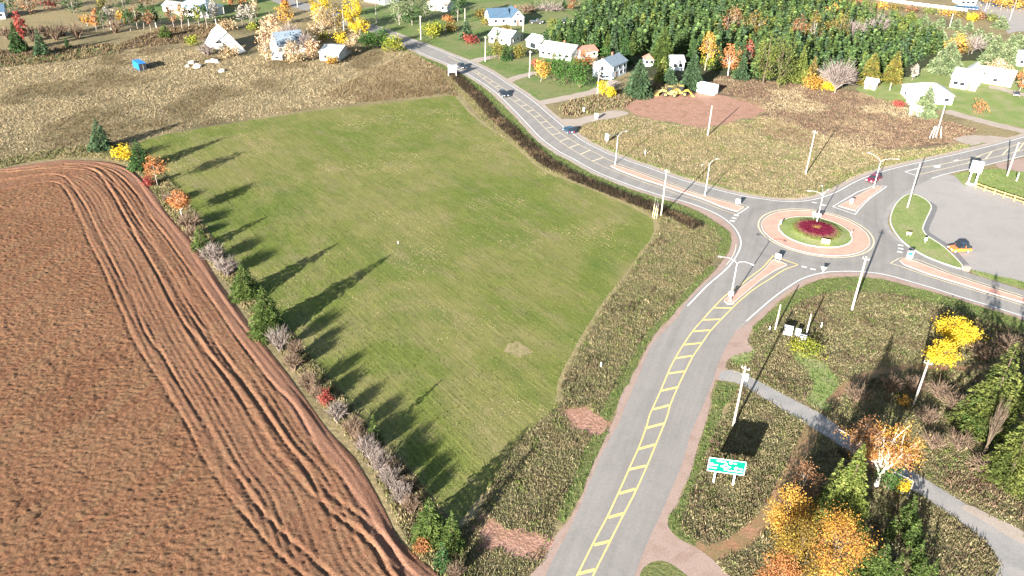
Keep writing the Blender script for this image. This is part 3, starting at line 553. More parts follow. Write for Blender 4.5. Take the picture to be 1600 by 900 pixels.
def scatter(polys, dens, keep=0.0, wl=4.0, seed=0, px=True):
    out = []
    for poly in polys:
        G_ = g2(poly) if px else np.asarray(poly); lo, hi = G_.min(0), G_.max(0); n = int((hi - lo).prod() * dens)
        P = lo + rng.random((n, 2)) * (hi - lo); P = P[inpoly(P, G_)]
        if keep: P = P[fbm(P[:, 0] / wl, P[:, 1] / wl, seed, 3) + 0.25 * (rng.random(len(P)) - .5) > keep]
        out.append(P)
    P = np.concatenate(out); return P[clear(P)]
def pal_pick(pal, n, var=0.22):
    c = np.array(pal)[rng.integers(0, len(pal), n)]; return c * (1 + var * (rng.random((n, 1)) * 2 - 1))
NTRI = 0
def tufts(name, P, h, wid, pal, blades=6, lean=0.5, spread=0.18, kind='stuff', patch=None, z=0.0, mat='grass', colfn=None):
    """weeds and grass: bent blades springing from each point"""
    global NTRI
    n = len(P); k = blades; H = rng.uniform(h[0], h[1], n) * (0.8 + 0.4 * fbm(P[:, 0] / 2.3 + .37 * P[:, 1], P[:, 1] / 2.3 - .37 * P[:, 0], 77, 3))
    c0 = pal_pick(pal, n)
    if patch is not None:
        w = np.clip((fbm(P[:, 0] / patch[1], P[:, 1] / patch[1], patch[2], 3) - patch[3]) * 6, 0, 1)[:, None]; c0 = c0 * (1 - w) + pal_pick(patch[0], n) * w
    if colfn is not None: c0 = colfn(P, c0)
    B = np.repeat(P, k, 0) + rng.normal(0, spread, (n * k, 2)); hb = np.repeat(H, k) * rng.uniform(.55, 1.1, n * k)
    a = rng.uniform(0, 2 * np.pi, n * k); d = np.stack([np.cos(a), np.sin(a)], 1); b = rng.uniform(0, 2 * np.pi, n * k); wv = np.stack([np.cos(b), np.sin(b)], 1) * (rng.uniform(.6, 1.4, (n * k, 1)) * wid / 2)
    L = (rng.uniform(.1, 1, n * k) * lean * hb)[:, None]; zb = np.zeros(n * k) + (z if np.isscalar(z) else np.repeat(z, k))
    v0 = np.c_[B - wv, zb]; v1 = np.c_[B + wv, zb]; v2 = np.c_[B + d * L * 0.55 + wv * .7, zb + hb * 0.62]; v3 = np.c_[B + d * L, zb + hb]
    V = np.stack([v0, v1, v2, v3], 1).reshape(-1, 3); i = np.arange(n * k) * 4; F = np.stack([i, i + 1, i + 2, i + 3], 1)
    C_ = np.repeat(np.repeat(c0, k, 0) * rng.uniform(.7, 1.3, (n * k, 1)), 4, 0); NTRI += 2 * n * k
    return tag(link(name, new_mesh(name, V, F, MAT[mat], np.clip(C_, 0, 1))), kind=kind)
def cloud(Cn, sig, nl, size, pal, flat=0.75, droop=0.0, var=0.25, cvar=0.25):
    """leaves scattered about clump centres: small quads turned every way"""
    Cn = np.asarray(Cn, float); m = len(Cn); sig = np.broadcast_to(sig, (m,))
    cc = pal_pick(pal, m, cvar)
    N = m * nl; ctr = np.repeat(Cn, nl, 0) + rng.normal(0, 1, (N, 3)) * np.repeat(sig, nl)[:, None] * np.array([1, 1, flat])
    a = rng.normal(0, 1, (N, 3)); a /= np.linalg.norm(a, axis=1)[:, None]; r = rng.normal(0, 1, (N, 3)); b = np.cross(a, r); b /= np.linalg.norm(b, axis=1)[:, None]
    s = rng.uniform(.6, 1.4, (N, 1)) * size
    V = np.stack([ctr - a * s * .5, ctr + b * s * .32, ctr + a * s * .5, ctr - b * s * .32], 1).reshape(-1, 3); i = np.arange(N) * 4
    C_ = np.repeat(np.repeat(cc, nl, 0) * (1 + var * (rng.random((N, 1)) * 2 - 1)), 4, 0)
    return V, np.stack([i, i + 1, i + 2, i + 3], 1), np.clip(C_, 0, 1)
def upright(b, ty):
    """foot of a vertical thing whose middle the photograph shows in column b[0]"""
    k = (b[0] - 850) / (2450.0 - b[1]); return (b[0] - k * (b[1] - ty) * .5, b[1])
def dome(yb, yt, x, hw, c0):
    """foot, height and radius of a rounded crown seen between rows yt and yb"""
    g = at(x, yb); p = pxm(g); dist = math.hypot(g.x, g.y); dep = math.atan2(CAM_H, dist); sd, cd = math.sin(dep), math.cos(dep)
    H = (yb - yt) / 2 / p; r = hw / p; r = min(r, H / sd * .86); zr = math.sqrt(max(H * H - (r * sd) ** 2, (.45 * r * cd) ** 2)) / cd
    h = 2 * zr / (1 - c0); zc = (1 + c0) / 2 * h; fy = (yb + yt) / 2 + zc * cd * p
    k = (x - 850) / (2450.0 - yb); return (x - k * zc * cd * p, fy), h, hw / p
def conifer_arrays(h, rad, pal, levels=12, per=7, size=.3, bot=0.08, full=1.0, droop=0.25, cover=1.0):
    """whorls of drooping boughs, each a fan of small needle sprays"""
    V = []; F = []; C_ = []; n = 0; pal = np.array(pal)
    for li in range(levels):
        t = li / (levels - 1); z0 = h * (bot + (0.98 - bot) * t); L = rad * ((1 - t) ** full * 0.96 + 0.04); m = max(3, int(per * (1 - 0.5 * t)))
        for j in range(m):
            a = 2 * math.pi * (j + rng.random() * .8) / m + li * 1.3; Lb = L * rng.uniform(.66, 1.15); d = np.array([math.cos(a), math.sin(a), 0.0]); sd = np.array([-d[1], d[0], 0.0])
            zz = z0 + rng.normal(0, h / levels * .3); col = pal[rng.integers(len(pal))] * rng.uniform(.72, 1.28); k = int(np.clip(cover * Lb * Lb * .55 / (size * size) + 3, 4, 80))
            s = np.sqrt(rng.random(k)) * .95 + .05; wl = (rng.random(k) * 2 - 1) * Lb * .34 * (1.1 - s * .8)
            c = np.array([0, 0, zz]) + d * (Lb * s)[:, None] + sd * wl[:, None]; c[:, 2] += Lb * (s * 0.32 - s ** 2 * (0.32 + droop)) - np.abs(wl) * .3 + rng.normal(0, size * .22, k)
            ax_ = d[None] + sd[None] * (np.sign(wl) * rng.uniform(.2, .9, k))[:, None]; ax_[:, 2] += rng.normal(-.15, .3, k); ax_ /= np.linalg.norm(ax_, axis=1)[:, None]
            up_ = np.array([0, 0, 1.0]) + rng.normal(0, .55, (k, 3)); lat = np.cross(ax_, up_); lat /= np.linalg.norm(lat, axis=1)[:, None]; sz = size * rng.uniform(.7, 1.4, (k, 1))
            q = np.stack([c - ax_ * sz * .5, c + lat * sz * .36 - ax_ * sz * .05, c + ax_ * sz * .75, c - lat * sz * .36 - ax_ * sz * .05], 1).reshape(-1, 3); V.append(q); i = n + np.arange(k) * 4
            F.append(np.stack([i, i + 1, i + 2, i + 3], 1)); n += 4 * k; C_.append(np.repeat(col[None] * rng.uniform(.75, 1.25, (k, 1)), 4, 0))
    return np.concatenate(V), np.concatenate(F), np.clip(np.concatenate(C_), 0, 1)
def conifer(label, base, topy, hw, pal='CON', name='conifer_tree', group=None, q=1.0, full=1.0, bot=0.06, h=None, trunk='bark', cat='tree', per=8, droop=.25, cover=1.0):
    global NTRI
    base = upright(base, topy); g = at(*base); h = h or height(base, topy); r = hw / pxm(g); sz = float(np.clip(1.5 / pxm(g) + .08, .19, .6))
    lv = int(np.clip(h * 3.0 * q, 8, 40)); V, F, C_ = conifer_arrays(h, r, PAL[pal], lv, int(per * 1.4 * q), sz, bot, full, droop, cover)
    t = thing(name, label, cat, g, rng.uniform(0, 6), group); NTRI += 2 * len(F)
    link('crown', new_mesh('crown', V, F, MAT['needle'], C_), t)
    MB().tube([(0, 0, -.1), (0, 0, h * .5), (0, 0, h * .97)], [h * .018 + .04, h * .012 + .02, .015], 6).build('trunk', MAT[trunk], t)
    return t
def limbs(h, rad, crown0, n1, n2, lean=0.0, thick=0.022, cy=None, seed=None, fork=0.28):
    """trunk, limbs and boughs; returns the wood and the tips"""
    m = MB(); tips = []; sx = rng.normal(0, .05, 2) * h
    top = Vector((sx[0], sx[1], h * .8)); tr = [Vector((0, 0, -.1)), Vector((sx[0] * .3, sx[1] * .3, h * fork)), Vector((sx[0] * .7, sx[1] * .7, h * .55)), top]
    m.tube(tr, [h * thick, h * thick * .8, h * thick * .5, h * thick * .2], 6)
    zc = (crown0 + 1) / 2 * h; zr = (1 - crown0) / 2 * h
    for i in range(n1):
        a = 2 * math.pi * (i + rng.random() * .6) / n1; u = rng.uniform(-.75, .95)
        e = Vector((math.cos(a) * rad * math.sqrt(1 - u * u) * .9, math.sin(a) * rad * math.sqrt(1 - u * u) * .9, zc + u * zr * .92)) * (1.0 if i % 3 else .8) + Vector((sx[0] * .6, sx[1] * .6, 0))
        f = rng.uniform(fork * .8, .6); s = Vector((sx[0] * f, sx[1] * f, min(h * f, e.z * .85))); md = s.lerp(e, .5) + Vector((0, 0, .06 * h * rng.uniform(-.3, 1)))
        m.tube([s, md, e], [h * thick * .42, h * thick * .27, h * thick * .08], 5, False); tips += [tuple(md.lerp(e, .55)), tuple(e)]
        for j in range(n2):
            b = a + rng.normal(0, .6); u2 = np.clip(u + rng.normal(0, .4), -.9, .98); rr_ = rad * rng.uniform(.55, 1.22) * math.sqrt(1 - u2 * u2)
            e2 = Vector((math.cos(b) * rr_, math.sin(b) * rr_, zc + u2 * zr)) + Vector((sx[0] * .6, sx[1] * .6, 0)); m.tube([md, md.lerp(e2, .55) + Vector((0, 0, .02 * h)), e2], [h * thick * .2, h * thick * .12, h * thick * .04], 3, False)
            tips += [tuple(e2), tuple(md.lerp(e2, .65))]
    return m, np.array(tips)
def decid(label, base, topy, hw, pal='OR', name='deciduous_tree', group=None, leaf=None, nl=1500, crown0=0.25, bark='grey_bark', n1=9, n2=4, sparse=False, h=None, cat='tree', thick=0.018, fork=.28, sig=.17, cvar=.25, vis=False):
    global NTRI
    if vis: base = upright(base, topy); g = at(*base); h = h or height(base, topy); r = hw / pxm(g)
    else:
        crown0 = min(crown0, .08); base, h, r = dome(base[1], topy, base[0], hw, crown0); g = at(*base)
    leaf = leaf or max(0.17, 2.3 / pxm(g)); nl = int(nl * (1.75 if pxm(g) > 7 else 1.0))
    t = thing(name, label, cat, g, rng.uniform(0, 6), group)
    m, tips = limbs(h, r * .82, crown0, n1, n2, thick=thick, fork=fork); m.build('trunk', MAT[bark], t)
    if sparse: tips = tips[rng.random(len(tips)) < .75]
    V, F, C_ = cloud(tips, r * sig * rng.uniform(.7, 1.3, len(tips)), max(4, int(nl / len(tips))), leaf, PAL[pal], 0.8, cvar=cvar); V[:, 2] = np.maximum(V[:, 2], .05); NTRI += 2 * len(F)
    link('crown', new_mesh('crown', V, F, MAT['leaf'], C_), t); return t
def bush(label, base, topy, hw, pal='OL', name='bush', group=None, nl=700, leaf=None, cat='shrub', h=None, stems='brown_twig'):
    global NTRI
    base, h, r = dome(base[1], topy, base[0], hw, 0.0); g = at(*base); leaf = leaf or max(.16, 2.2 / pxm(g))
    t = thing(name, label, cat, g, rng.uniform(0, 6), group); m = MB(); c = []
    for i in range(11):
        a = i * 2.4 + rng.random(); q = math.sqrt(rng.random()); e = Vector((math.cos(a) * r * q * .85, math.sin(a) * r * q * .85, h * (.35 + .6 * math.sqrt(max(0, 1 - q * q)) * rng.uniform(.7, 1))))
        m.tube([(0, 0, -.05), e * .55 + Vector((0, 0, .1)), e], [.05, .035, .012], 3, False); c += [tuple(e), tuple(e * .72), tuple(e * .5 + Vector((rng.normal(0, r * .3), rng.normal(0, r * .3), 0)))]
    m.build('stems', MAT[stems], t); V, F, C_ = cloud(c, r * .24, int(nl / len(c)), leaf, PAL[pal], .8); V[:, 2] = np.maximum(V[:, 2], .03); NTRI += 2 * len(F)
    link('foliage', new_mesh('foliage', V, F, MAT['leaf'], C_), t); return t
def bare(label, base, topy, hw, name='bare_shrub', group=None, n=70, mat='twig', cat='shrub', h=None, tree=False, wd=None):
    """leafless: a fan of stems, each dividing into fine twigs"""
    global NTRI
    base = upright(base, topy); g = at(*base); h = h or height(base, topy) * (.85 if tree else .74); r = hw / pxm(g); t = thing(name, label, cat, g, rng.uniform(0, 6), group); V = []; F = []; k = 0; wd = wd or max(.035, .45 / pxm(g)); m = MB()
    for i in range(n):
        a = rng.uniform(0, 2 * math.pi); q = math.sqrt(rng.random()); e = np.array([math.cos(a) * r * q, math.sin(a) * r * q, h * (.5 + .5 * math.sqrt(1 - q * q * .9)) * rng.uniform(.75, 1.05)])
        s = np.array([rng.normal(0, r * .12), rng.normal(0, r * .12), 0]) if not tree else np.array([0, 0, h * rng.uniform(.15, .3)])
        mid = s + (e - s) * .5 + np.array([0, 0, h * .08]); seg = [(s, mid, wd * 1.6), (mid, e, wd)]
        for j in range(5):
            f = rng.uniform(.3, .95); p = mid + (e - mid) * f; e2 = p + (e - s) * rng.uniform(.15, .35) + rng.normal(0, 1, 3) * r * .22; e2[2] = max(e2[2], .1); seg.append((p, e2, wd * .6))
        for p, e_, w in seg:
            d = e_ - p; x1 = np.cross(d, rng.normal(0, 1, 3)); x1 /= np.linalg.norm(x1) + 1e-9; x1 *= w
            V += [p - x1, p + x1, e_ + x1 * .4, e_ - x1 * .4]; F.append([k, k + 1, k + 2, k + 3]); k += 4
    NTRI += 2 * len(F); link('twigs', new_mesh('twigs', np.array(V), np.array(F), MAT[mat]), t)
    m.tube([(0, 0, -.1), (0, 0, h * .16), (0, 0, h * .3)], [h * .03, h * .024, h * .012], 6).build('trunk', MAT[mat], t); return t
# ---- rough grass and weeds
DRY = [(.3,.235,.145),(.245,.188,.115),(.34,.268,.168),(.19,.145,.088)]; OLV = [(.155,.14,.068),(.185,.16,.082),(.12,.115,.052),(.225,.19,.11),(.145,.155,.062)]; DRK_SHADE = [(.042,.031,.02),(.03,.024,.016),(.055,.04,.025)]  # ditch palette: dark dead cattails, with the bank's shade put into the colour
GRN = [(.075,.125,.03),(.10,.14,.04),(.13,.145,.05)]; RUS = [(.15,.095,.066),(.12,.08,.056),(.185,.12,.082),(.2,.155,.092)]
tufts('tall_weeds', scatter([WEED_R], 13), (.1, .36), .1, OLV, 5, 1.1, .24, patch=([(.22,.18,.1),(.185,.15,.08)], 2.2, 11, .54))
tufts('tall_weeds', scatter([WEED_SE], 8), (.1, .38), .11, OLV, 5, 1.1, .26, patch=([(.1,.075,.045),(.21,.17,.095),(.11,.12,.042),(.135,.085,.058)], 3, 12, .52))
tufts('hedge_grass', scatter([HEDGE], 8.0), (.2, .6), .12, OLV + [(.16,.15,.05)], 6, .7, .2, patch=([(.26,.21,.11)], 3, 13, .5))
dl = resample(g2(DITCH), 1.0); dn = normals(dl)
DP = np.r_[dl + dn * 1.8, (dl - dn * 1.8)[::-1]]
tufts('cattails', scatter([DP], 12, px=False), (.35, .9), .1, DRK_SHADE, 6, .4, .2, patch=([(.12,.085,.05)], 2.2, 14, .58))  # dead cattails whose dark brown also paints the shaded ditch bank
BL = [(-60,112),(0,106),(100,98),(190,84),(230,72),(330,84),(420,92),(520,100),(560,84),(640,78),(668,96),(700,112),(722,133),(700,146),(640,152),(560,161),(480,171),(400,184),(352,191),(300,199),(240,211),(200,222),(150,228),(60,240),(0,252),(-60,262)]
tufts('dry_grass', scatter([BL], 2.5), (.2, .5), .16, DRY + [(.34,.28,.17)], 4, 2.2, .45, patch=([(.13,.095,.052),(.16,.115,.065),(.105,.08,.045)], 13, 15, .49), colfn=lambda P, c: c)
tufts('dry_grass', scatter([[(640,84),(700,112),(712,150),(700,147),(560,160),(500,150),(560,120)]], 2.0), (.25, .6), .2, [(.15,.11,.06),(.16,.115,.065)], 6, 1.0, .35)
BRT = [(906,203),(930,190),(960,185),(985,181),(1060,195),(1100,201),(1150,192),(1190,182),(1260,200),(1330,230),(1420,236),(1500,226),(1530,222),(1490,238),(1425,252),(1355,270),(1305,294),(1277,306),(1250,311),(1195,307),(1144,298),(1096,285),(1030,263),(970,242),(913,216)]
tufts('dry_grass', scatter([BRT], 3.8), (.14, .38), .15, OLV + DRY, 6, 1.3, .35, patch=([(.26,.21,.115),(.22,.17,.09)], 12, 16, .5))
tufts('russet_scrub_growth', scatter([[(1100,132),(1130,118),(1180,126),(1240,130),(1310,140),(1345,145),(1400,162),(1440,180),(1500,195),(1530,205),(1490,222),(1400,232),(1320,236),(1250,230),(1190,210),(1195,172),(1150,152)]], 2.8), (.18, .5), .18, RUS, 6, 1.2, .4, patch=(DRY, 14, 17, .52))
tufts('russet_scrub_growth', scatter([[(-90,85),(0,78),(60,74),(190,68),(250,45),(330,38),(350,50),(300,66),(240,72),(190,78),(190,84),(100,96),(0,106),(-90,120)]], 0.8), (.5, 1.0), .3, [(.13,.09,.05),(.10,.07,.045),(.16,.12,.065)], 6, .9, .4)
EX_ = EX; EX = [e_ for e_ in EX if not any(e_ is q for q in REG['grass_patch'])]
tufts('short_grass', scatter(REG['grass_verge'] + REG['grass_patch'], 5, px=False), (.1, .32), .1, GRN, 5, .8, .15); EX = EX_
tufts('russet_weeds', scatter([[(1440,715),(1480,705),(1530,735),(1600,790),(1640,840),(1560,800),(1490,765)]], 5, .42, 3, 81), (.25, .6), .12, RUS, 6, .9, .25)
tufts('tan_grass', scatter([[(1150,640),(1180,625),(1250,672),(1262,690),(1240,740),(1200,795),(1150,830),(1100,845),(1090,800),(1130,700)], [(1440,790),(1500,815),(1545,855),(1560,890),(1540,930),(1450,930),(1445,850)], [(1215,535),(1330,500),(1400,520),(1390,560),(1310,570),(1240,590),(1190,570)]], 5, .45, 3, 82), (.2, .5), .1, [(.25,.2,.115),(.2,.165,.09),(.17,.15,.075)], 6, 1.2, .25)
tufts('hedge_margin_grass', scatter([np.r_[dl - dn * 1.9, (dl - dn * 4.4)[::-1]]], 5, px=False), (.2, .4), .1, [(.2,.17,.08),(.14,.14,.05)], 5, .8, .15)
tufts('roadside_scrub', scatter([[(874,166),(900,156),(925,150),(960,142),(985,140),(1030,130),(1090,126),(1085,142),(1040,146),(985,158),(975,168),(950,172),(900,182),(880,180)]], 2.2), (.5, 1.1), .25, RUS + OLV, 6, .7, .3)
tufts('drive_scrub', scatter([[(1003,905),(1012,882),(1035,876),(1058,886),(1075,905)]], 8), (.3, .7), .12, GRN + OLV, 6, .7, .2)
# the flower bed on the roundabout
a_ = rng.uniform(0, 2 * np.pi, 5200); r_ = np.sqrt(rng.random(5200)) * 4.6; FB = np.stack([RC[0] + .2 + r_ * np.cos(a_), RC[1] + .1 + r_ * np.sin(a_)], 1)
def bedcol(P, c):
    r = np.hypot(P[:, 0] - RC[0] - .2, P[:, 1] - RC[1] - .1)[:, None] + rng.normal(0, .18, (len(P), 1)); o = pal_pick([(.11,.01,.028),(.14,.014,.036),(.08,.008,.02)], len(P))
    o = np.where(r > 3.35, pal_pick([(.17,.1,.065),(.14,.09,.055),(.18,.075,.06)], len(P)), o); o = np.where(r > 4.2, pal_pick([(.13,.14,.04),(.1,.13,.035)], len(P)), o)
    return np.where(r < .7, pal_pick([(.28,.17,.06),(.24,.14,.05)], len(P)), o)
tufts('flower_bed', FB, (.2, .4), .2, [(.3,.03,.05)], 6, .7, .16, z=MOUND(FB[:, 0], FB[:, 1]) - .02, colfn=bedcol)
hb = lambda P: P @ np.array([math.sin(R(52.5)), math.cos(R(52.5))])
HP = scatter([HAYP], 6.5, px=False) if False else None
lo, hi = HAYP.min(0), HAYP.max(0); n_ = int((hi - lo).prod() * 6.0); P = lo + rng.random((n_, 2)) * (hi - lo); ca, sa = math.cos(R(-52.5)), math.sin(R(-52.5)); u_ = P @ np.array([ca, sa]); v_ = P @ np.array([-sa, ca])
k_ = fbm(u_ / 30, v_ / 30, 60, 2); v_ = np.where(k_ > .4, np.round(v_ / .95) * .95 + rng.normal(0, .17, n_), v_); P = np.stack([u_ * ca - v_ * sa, u_ * sa + v_ * ca], 1); P = P[inpoly(P, HAYP)]; P = P[rng.random(len(P)) < .25 + fbm(P[:, 0] / 7, P[:, 1] / 7, 61, 3)]
def haycol(P, c):
    g_ = np.clip((fbm(P[:, 0] / 11, P[:, 1] / 11, 62, 4) - .4) * 5, 0, 1)[:, None]; t_ = np.clip((fbm(P[:, 0] / 9, P[:, 1] / 9, 63, 4) - .56) * 7, 0, 1)[:, None]
    o = pal_pick([(.088,.118,.025),(.105,.132,.03)], len(P)) * (1 - g_) + pal_pick([(.14,.146,.046),(.165,.16,.058)], len(P)) * g_; return o * (1 - t_) + pal_pick([(.27,.225,.125),(.22,.185,.095)], len(P)) * t_
tufts('hay_stubble', P, (.05, .13), .13, GRN, 3, 1.3, .16, z=.006, colfn=haycol)
tufts('straw_clumps', scatter([WEED_R, WEED_SE, HEDGE], 1.1, .62, 2.6, 71), (.3, .65), .08, [(.25,.205,.115),(.21,.17,.09),(.31,.255,.15)], 6, .9, .2)
tufts('dark_weeds', scatter([WEED_R, WEED_SE, HEDGE], 1.2, .63, 3.2, 72), (.35, .75), .13, [(.085,.065,.04),(.11,.075,.052),(.07,.068,.032)], 7, .6, .2)
tufts('green_weeds', scatter([WEED_R, WEED_SE, HEDGE, BRT], 1.5, .62, 3.6, 73), (.15, .4), .14, [(.09,.135,.03),(.12,.15,.04)], 6, .9, .2)
tufts('straw_clumps', scatter([BRT], 1.0, .58, 5, 74), (.2, .45), .12, [(.29,.235,.14),(.25,.2,.115)], 6, 1.1, .3)
# ---- hedge strip along the ploughed field
HG = 'leafless shrubs of the hedge strip'; HL = 'leafless grey-brown shrub in the hedge strip beside the ploughed field'
conifer('bluish-green spruce at the far end of the hedge strip, by the dry grass', (152,234), 186, 19, 'BLUE', 'spruce_tree', full=.8)
bush('bright yellow bush at the far corner of the ploughed field', (190,251), 229, 14, 'Y', nl=900)
conifer('small dark conifer just right of the bright yellow bush', (214,264), 217, 19, 'CON', full=.75)
decid('sparse russet tree at the far hedge end with thin crown', (240,290), 246, 17, 'OR', vis=True, nl=900, sparse=True, cvar=.4)
bush('low red bush at the foot of the sparse russet tree', (231,291), 275, 8, 'RD', nl=500)
decid('orange-red birch clump with pale trunks in the hedge strip', (279,338), 300, 16, 'OR', 'birch_tree', vis=True, nl=900, bark='white_bark', crown0=.4)
conifer('small bright green conifer between two bare shrubs of the hedge, farthest of the green ones', (311,389), 353, 17, 'CONG', full=.75)
for n_, (b_, ty, w_, k_) in enumerate(sorted([((265,318),300,10,'brown_twig'), ((330,410),380,16,'twig'), ((352,430),400,17,'twig'), ((300,372),352,10,'brown_twig'), ((434,548),506,15,'twig'), ((455,578),548,12,'brown_twig'), ((480,612),576,14,'brown_twig'), ((495,628),600,10,'brown_twig'), ((526,657),628,15,'twig'), ((549,684),650,15,'brown_twig'), ((562,700),672,13,'brown_twig'), ((574,714),680,16,'twig'), ((592,738),702,17,'twig'), ((608,763),727,16,'twig'), ((626,786),752,15,'twig'), ((640,803),770,12,'brown_twig'), ((460,560),528,11,'brown_twig'), ((610,740),715,12,'brown_twig'), ((636,772),745,12,'brown_twig'), ((710,905),880,12,'brown_twig'), ((294,356),333,16,'brown_twig')], key=lambda q: q[0][1])):
    bare('leafless %s shrub, %s from the far end of the hedge strip' % ('grey' if k_ == 'twig' else 'brown', ORD[n_]), b_, ty, w_, group=HG, mat=k_, n=125)
conifer('bushy green conifer of the hedge, upper one of the close pair', (378,464), 410, 24, 'CONG', q=1.1, full=.72)
conifer('broad bushy conifer of the hedge, lower and larger one of the close pair', (411,522), 446, 31, 'CONG', q=1.1, full=.72)
bush('small bright red shrub in the hedge strip', (507,634), 607, 12, 'RD', nl=900)
conifer('small pointed light green conifer alone in the lower hedge', (582,690), 649, 14, 'CONG')
conifer('tallest green conifer in the cluster at the bottom end of the hedge', (669,844), 778, 31, 'CONG', q=1.15, full=.72)
conifer('green conifer on the right of the cluster at the bottom end of the hedge', (704,856), 798, 20, 'CONG', full=.72)
conifer('low green conifer at the front of the cluster at the bottom end of the hedge', (690,884), 848, 18, 'CON')
bush('orange bush in front of the conifer cluster at the bottom of the hedge', (660,868), 840, 14, 'OR', nl=900)
# ---- lower right grove
def OFF():
    tip = at(1557, 427)
    for k, (h_, off, w_, l_) in enumerate([(14.8, (0, 0), 5.1, 'huge spiky green spruce at the right edge that throws a spired shadow on the road'), (11.5, (3.6, -4.2), 3.3, 'second spruce just behind the huge spruce at the right edge')]):
        L_ = h_ / math.tan(SUN_EL); x, y = tip.x + off[0] - math.cos(SHADOW_AZ) * L_, tip.y + off[1] - math.sin(SHADOW_AZ) * L_
        V, F, C_ = conifer_arrays(h_, w_, PAL['SPR'], 21, 13, .3, .04, .9, .45, .9); t = thing('spruce_tree', l_, 'tree', (x, y, 0), k)
        link('crown', new_mesh('crown', V, F, MAT['needle'], C_), t); MB().tube([(0, 0, -.1), (0, 0, h_ * .97)], [.28, .03], 6).build('trunk', MAT['bark'], t)
def big_birch():
    b = (1369, 759); g = at(*b); h = 7.0; t = thing('birch_tree', 'tall white-barked tree with thin orange crown beside the footpath', 'tree', g); m = MB(); tips = []
    m.tube([(0, 0, -.2), (.05, .1, h * .12), (.1, .15, h * .27)], [.3, .25, .2], 8)
    for i in range(17):
        a = i * 2.4 + rng.random() * .5; q = .35 + .65 * rng.random(); rr_ = 3.5 * q; top = Vector((math.cos(a) * rr_ - .1, math.sin(a) * rr_ + .2, h * (.62 + .38 * math.sqrt(1 - q * q * .8)))); s = Vector((.1, .15, h * (.2 + .1 * rng.random())))
        md = s.lerp(top, .45) + Vector((0, 0, h * .05)); m.tube([s, md, top], [.12, .075, .02], 5, False)
        for j in range(5):
            f = rng.uniform(.3, .9); p = md.lerp(top, f); e_ = p + (top - s) * rng.uniform(.15, .38) + Vector(rng.normal(0, .75, 3)); m.tube([p, p.lerp(e_, .5) + Vector((0, 0, .1)), e_], [.055, .035, .012], 3, False); tips += [tuple(e_), tuple(p.lerp(e_, .7))]
        tips.append(tuple(top))
    m.build('trunk', MAT['white_bark'], t); V, F, C_ = cloud(np.array(tips), .42, 46, .18, PAL['OR'] + PAL['GO'], .8, cvar=.35); link('crown', new_mesh('crown', V, F, MAT['leaf'], C_), t)
big_birch()
decid('thin reddish-brown tree half hidden behind the white-barked tree', (1343,748), 655, 28, 'BR', vis=True, nl=1100, sparse=True, n1=10)
conifer('tall yellow-green fir left of the white-barked tree', (1327,836), 692, 44, 'CONL', 'fir_tree', q=1.25, per=9)
conifer('slender yellow-green fir close on the left of the tall fir', (1303,800), 716, 22, 'CONL', 'fir_tree', q=1.1)
conifer('low yellow-green pine below the slender fir and above the orange tree', (1295,832), 776, 25, 'CONL', 'pine_tree', q=1.0, full=.7)
decid('large orange-gold tree at the bottom edge of the grove', (1308,912), 818, 42, 'MIX', bark='bark', nl=5000, n1=14, n2=5, crown0=.12, cvar=.4)
decid('dark olive-gold tree left of the large orange one', (1243,915), 826, 34, 'OLGO', bark='bark', nl=3800, n1=12, n2=5, crown0=.12, cvar=.4)
decid('orange tree at the left edge of the grove beside the dirt track', (1237,836), 764, 29, 'GO', bark='bark', nl=3000, n1=11, crown0=.15)
decid('thin brown tree above the orange tree at the edge of the grove', (1259,796), 728, 25, 'BR', vis=True, nl=1000, sparse=True)
decid('bright orange tree cut by the bottom edge of the photograph', (1214,940), 872, 32, 'OR', bark='bark', nl=2600, n1=11, crown0=.12)
SP, SPG = 'small light green young pine in the grassy clearing beside the footpath', 'young pines in the clearing'
for n_, (b_, ty, w_) in enumerate([((1424,812),776,15), ((1417,826),798,11), ((1431,848),812,16), ((1394,838),808,10), ((1437,882),846,13), ((1440,912),872,15), ((1459,905),876,11), ((1404,900),866,11), ((1357,892),850,16), ((1330,905),868,14)]):
    conifer('small light green young pine beside the footpath, ' + ['uppermost of its column','second in its column, slightly left','third down its column','alone in the middle of the clearing','fourth down its column','at the foot of its column','low and rightmost by the bottom edge','small one right of the bushy pine','left of the bushy pine','leftmost, under the orange tree'][n_], b_, ty, w_, 'CONG', 'young_pine', group=SPG, full=.75, per=9)
conifer('bushy green pine nearest the bottom edge, left of the young pines', (1376,910), 850, 26, 'CONG', 'pine_tree', full=.75, q=1.1)
bush('round green bush at the foot of the white-barked tree', (1387,768), 722, 20, 'GR', nl=1400)
bush('small yellow bush inside the pipe barrier by the footpath', (1414,773), 748, 10, 'Y', nl=600)
decid('spreading bright yellow tree near the roadside, upper of two', (1497,534), 502, 31, 'Y', nl=2300, n1=15, n2=6, crown0=.15, sig=.13)
decid('rounded golden yellow tree beside the leaning pole, lower of two', (1470,570), 534, 23, 'Y', nl=1700, n1=13, n2=5, crown0=.15, sig=.14)
bush('low yellow-green shrub in front of the white utility cabinets', (1259,554), 530, 24, 'YG', nl=1500)
conifer('shorter spruce in front of the huge one at the right edge', (1602,752), 624, 38, 'SPR', 'spruce_tree', q=.9, per=10, cover=.6)
bare('grey lichen-covered dead tree leaning among the spruces at the right edge', (1556,712), 615, 8, 'dead_tree', n=70, cat='tree', tree=True, wd=.04, mat='bark')
OFF()
bush('green bush at the foot of the huge spruce', (1521,676), 648, 16, 'GR', nl=900); bush('orange shrub beside the green bush under the spruce', (1511,644), 627, 13, 'GO', nl=700); bush('orange shrub at the right edge under the pale spruce', (1590,730), 706, 14, 'GO', nl=700)
bush('small orange shrub in the shade between path and leaning pole', (1413,634), 618, 9, 'GO', nl=400)
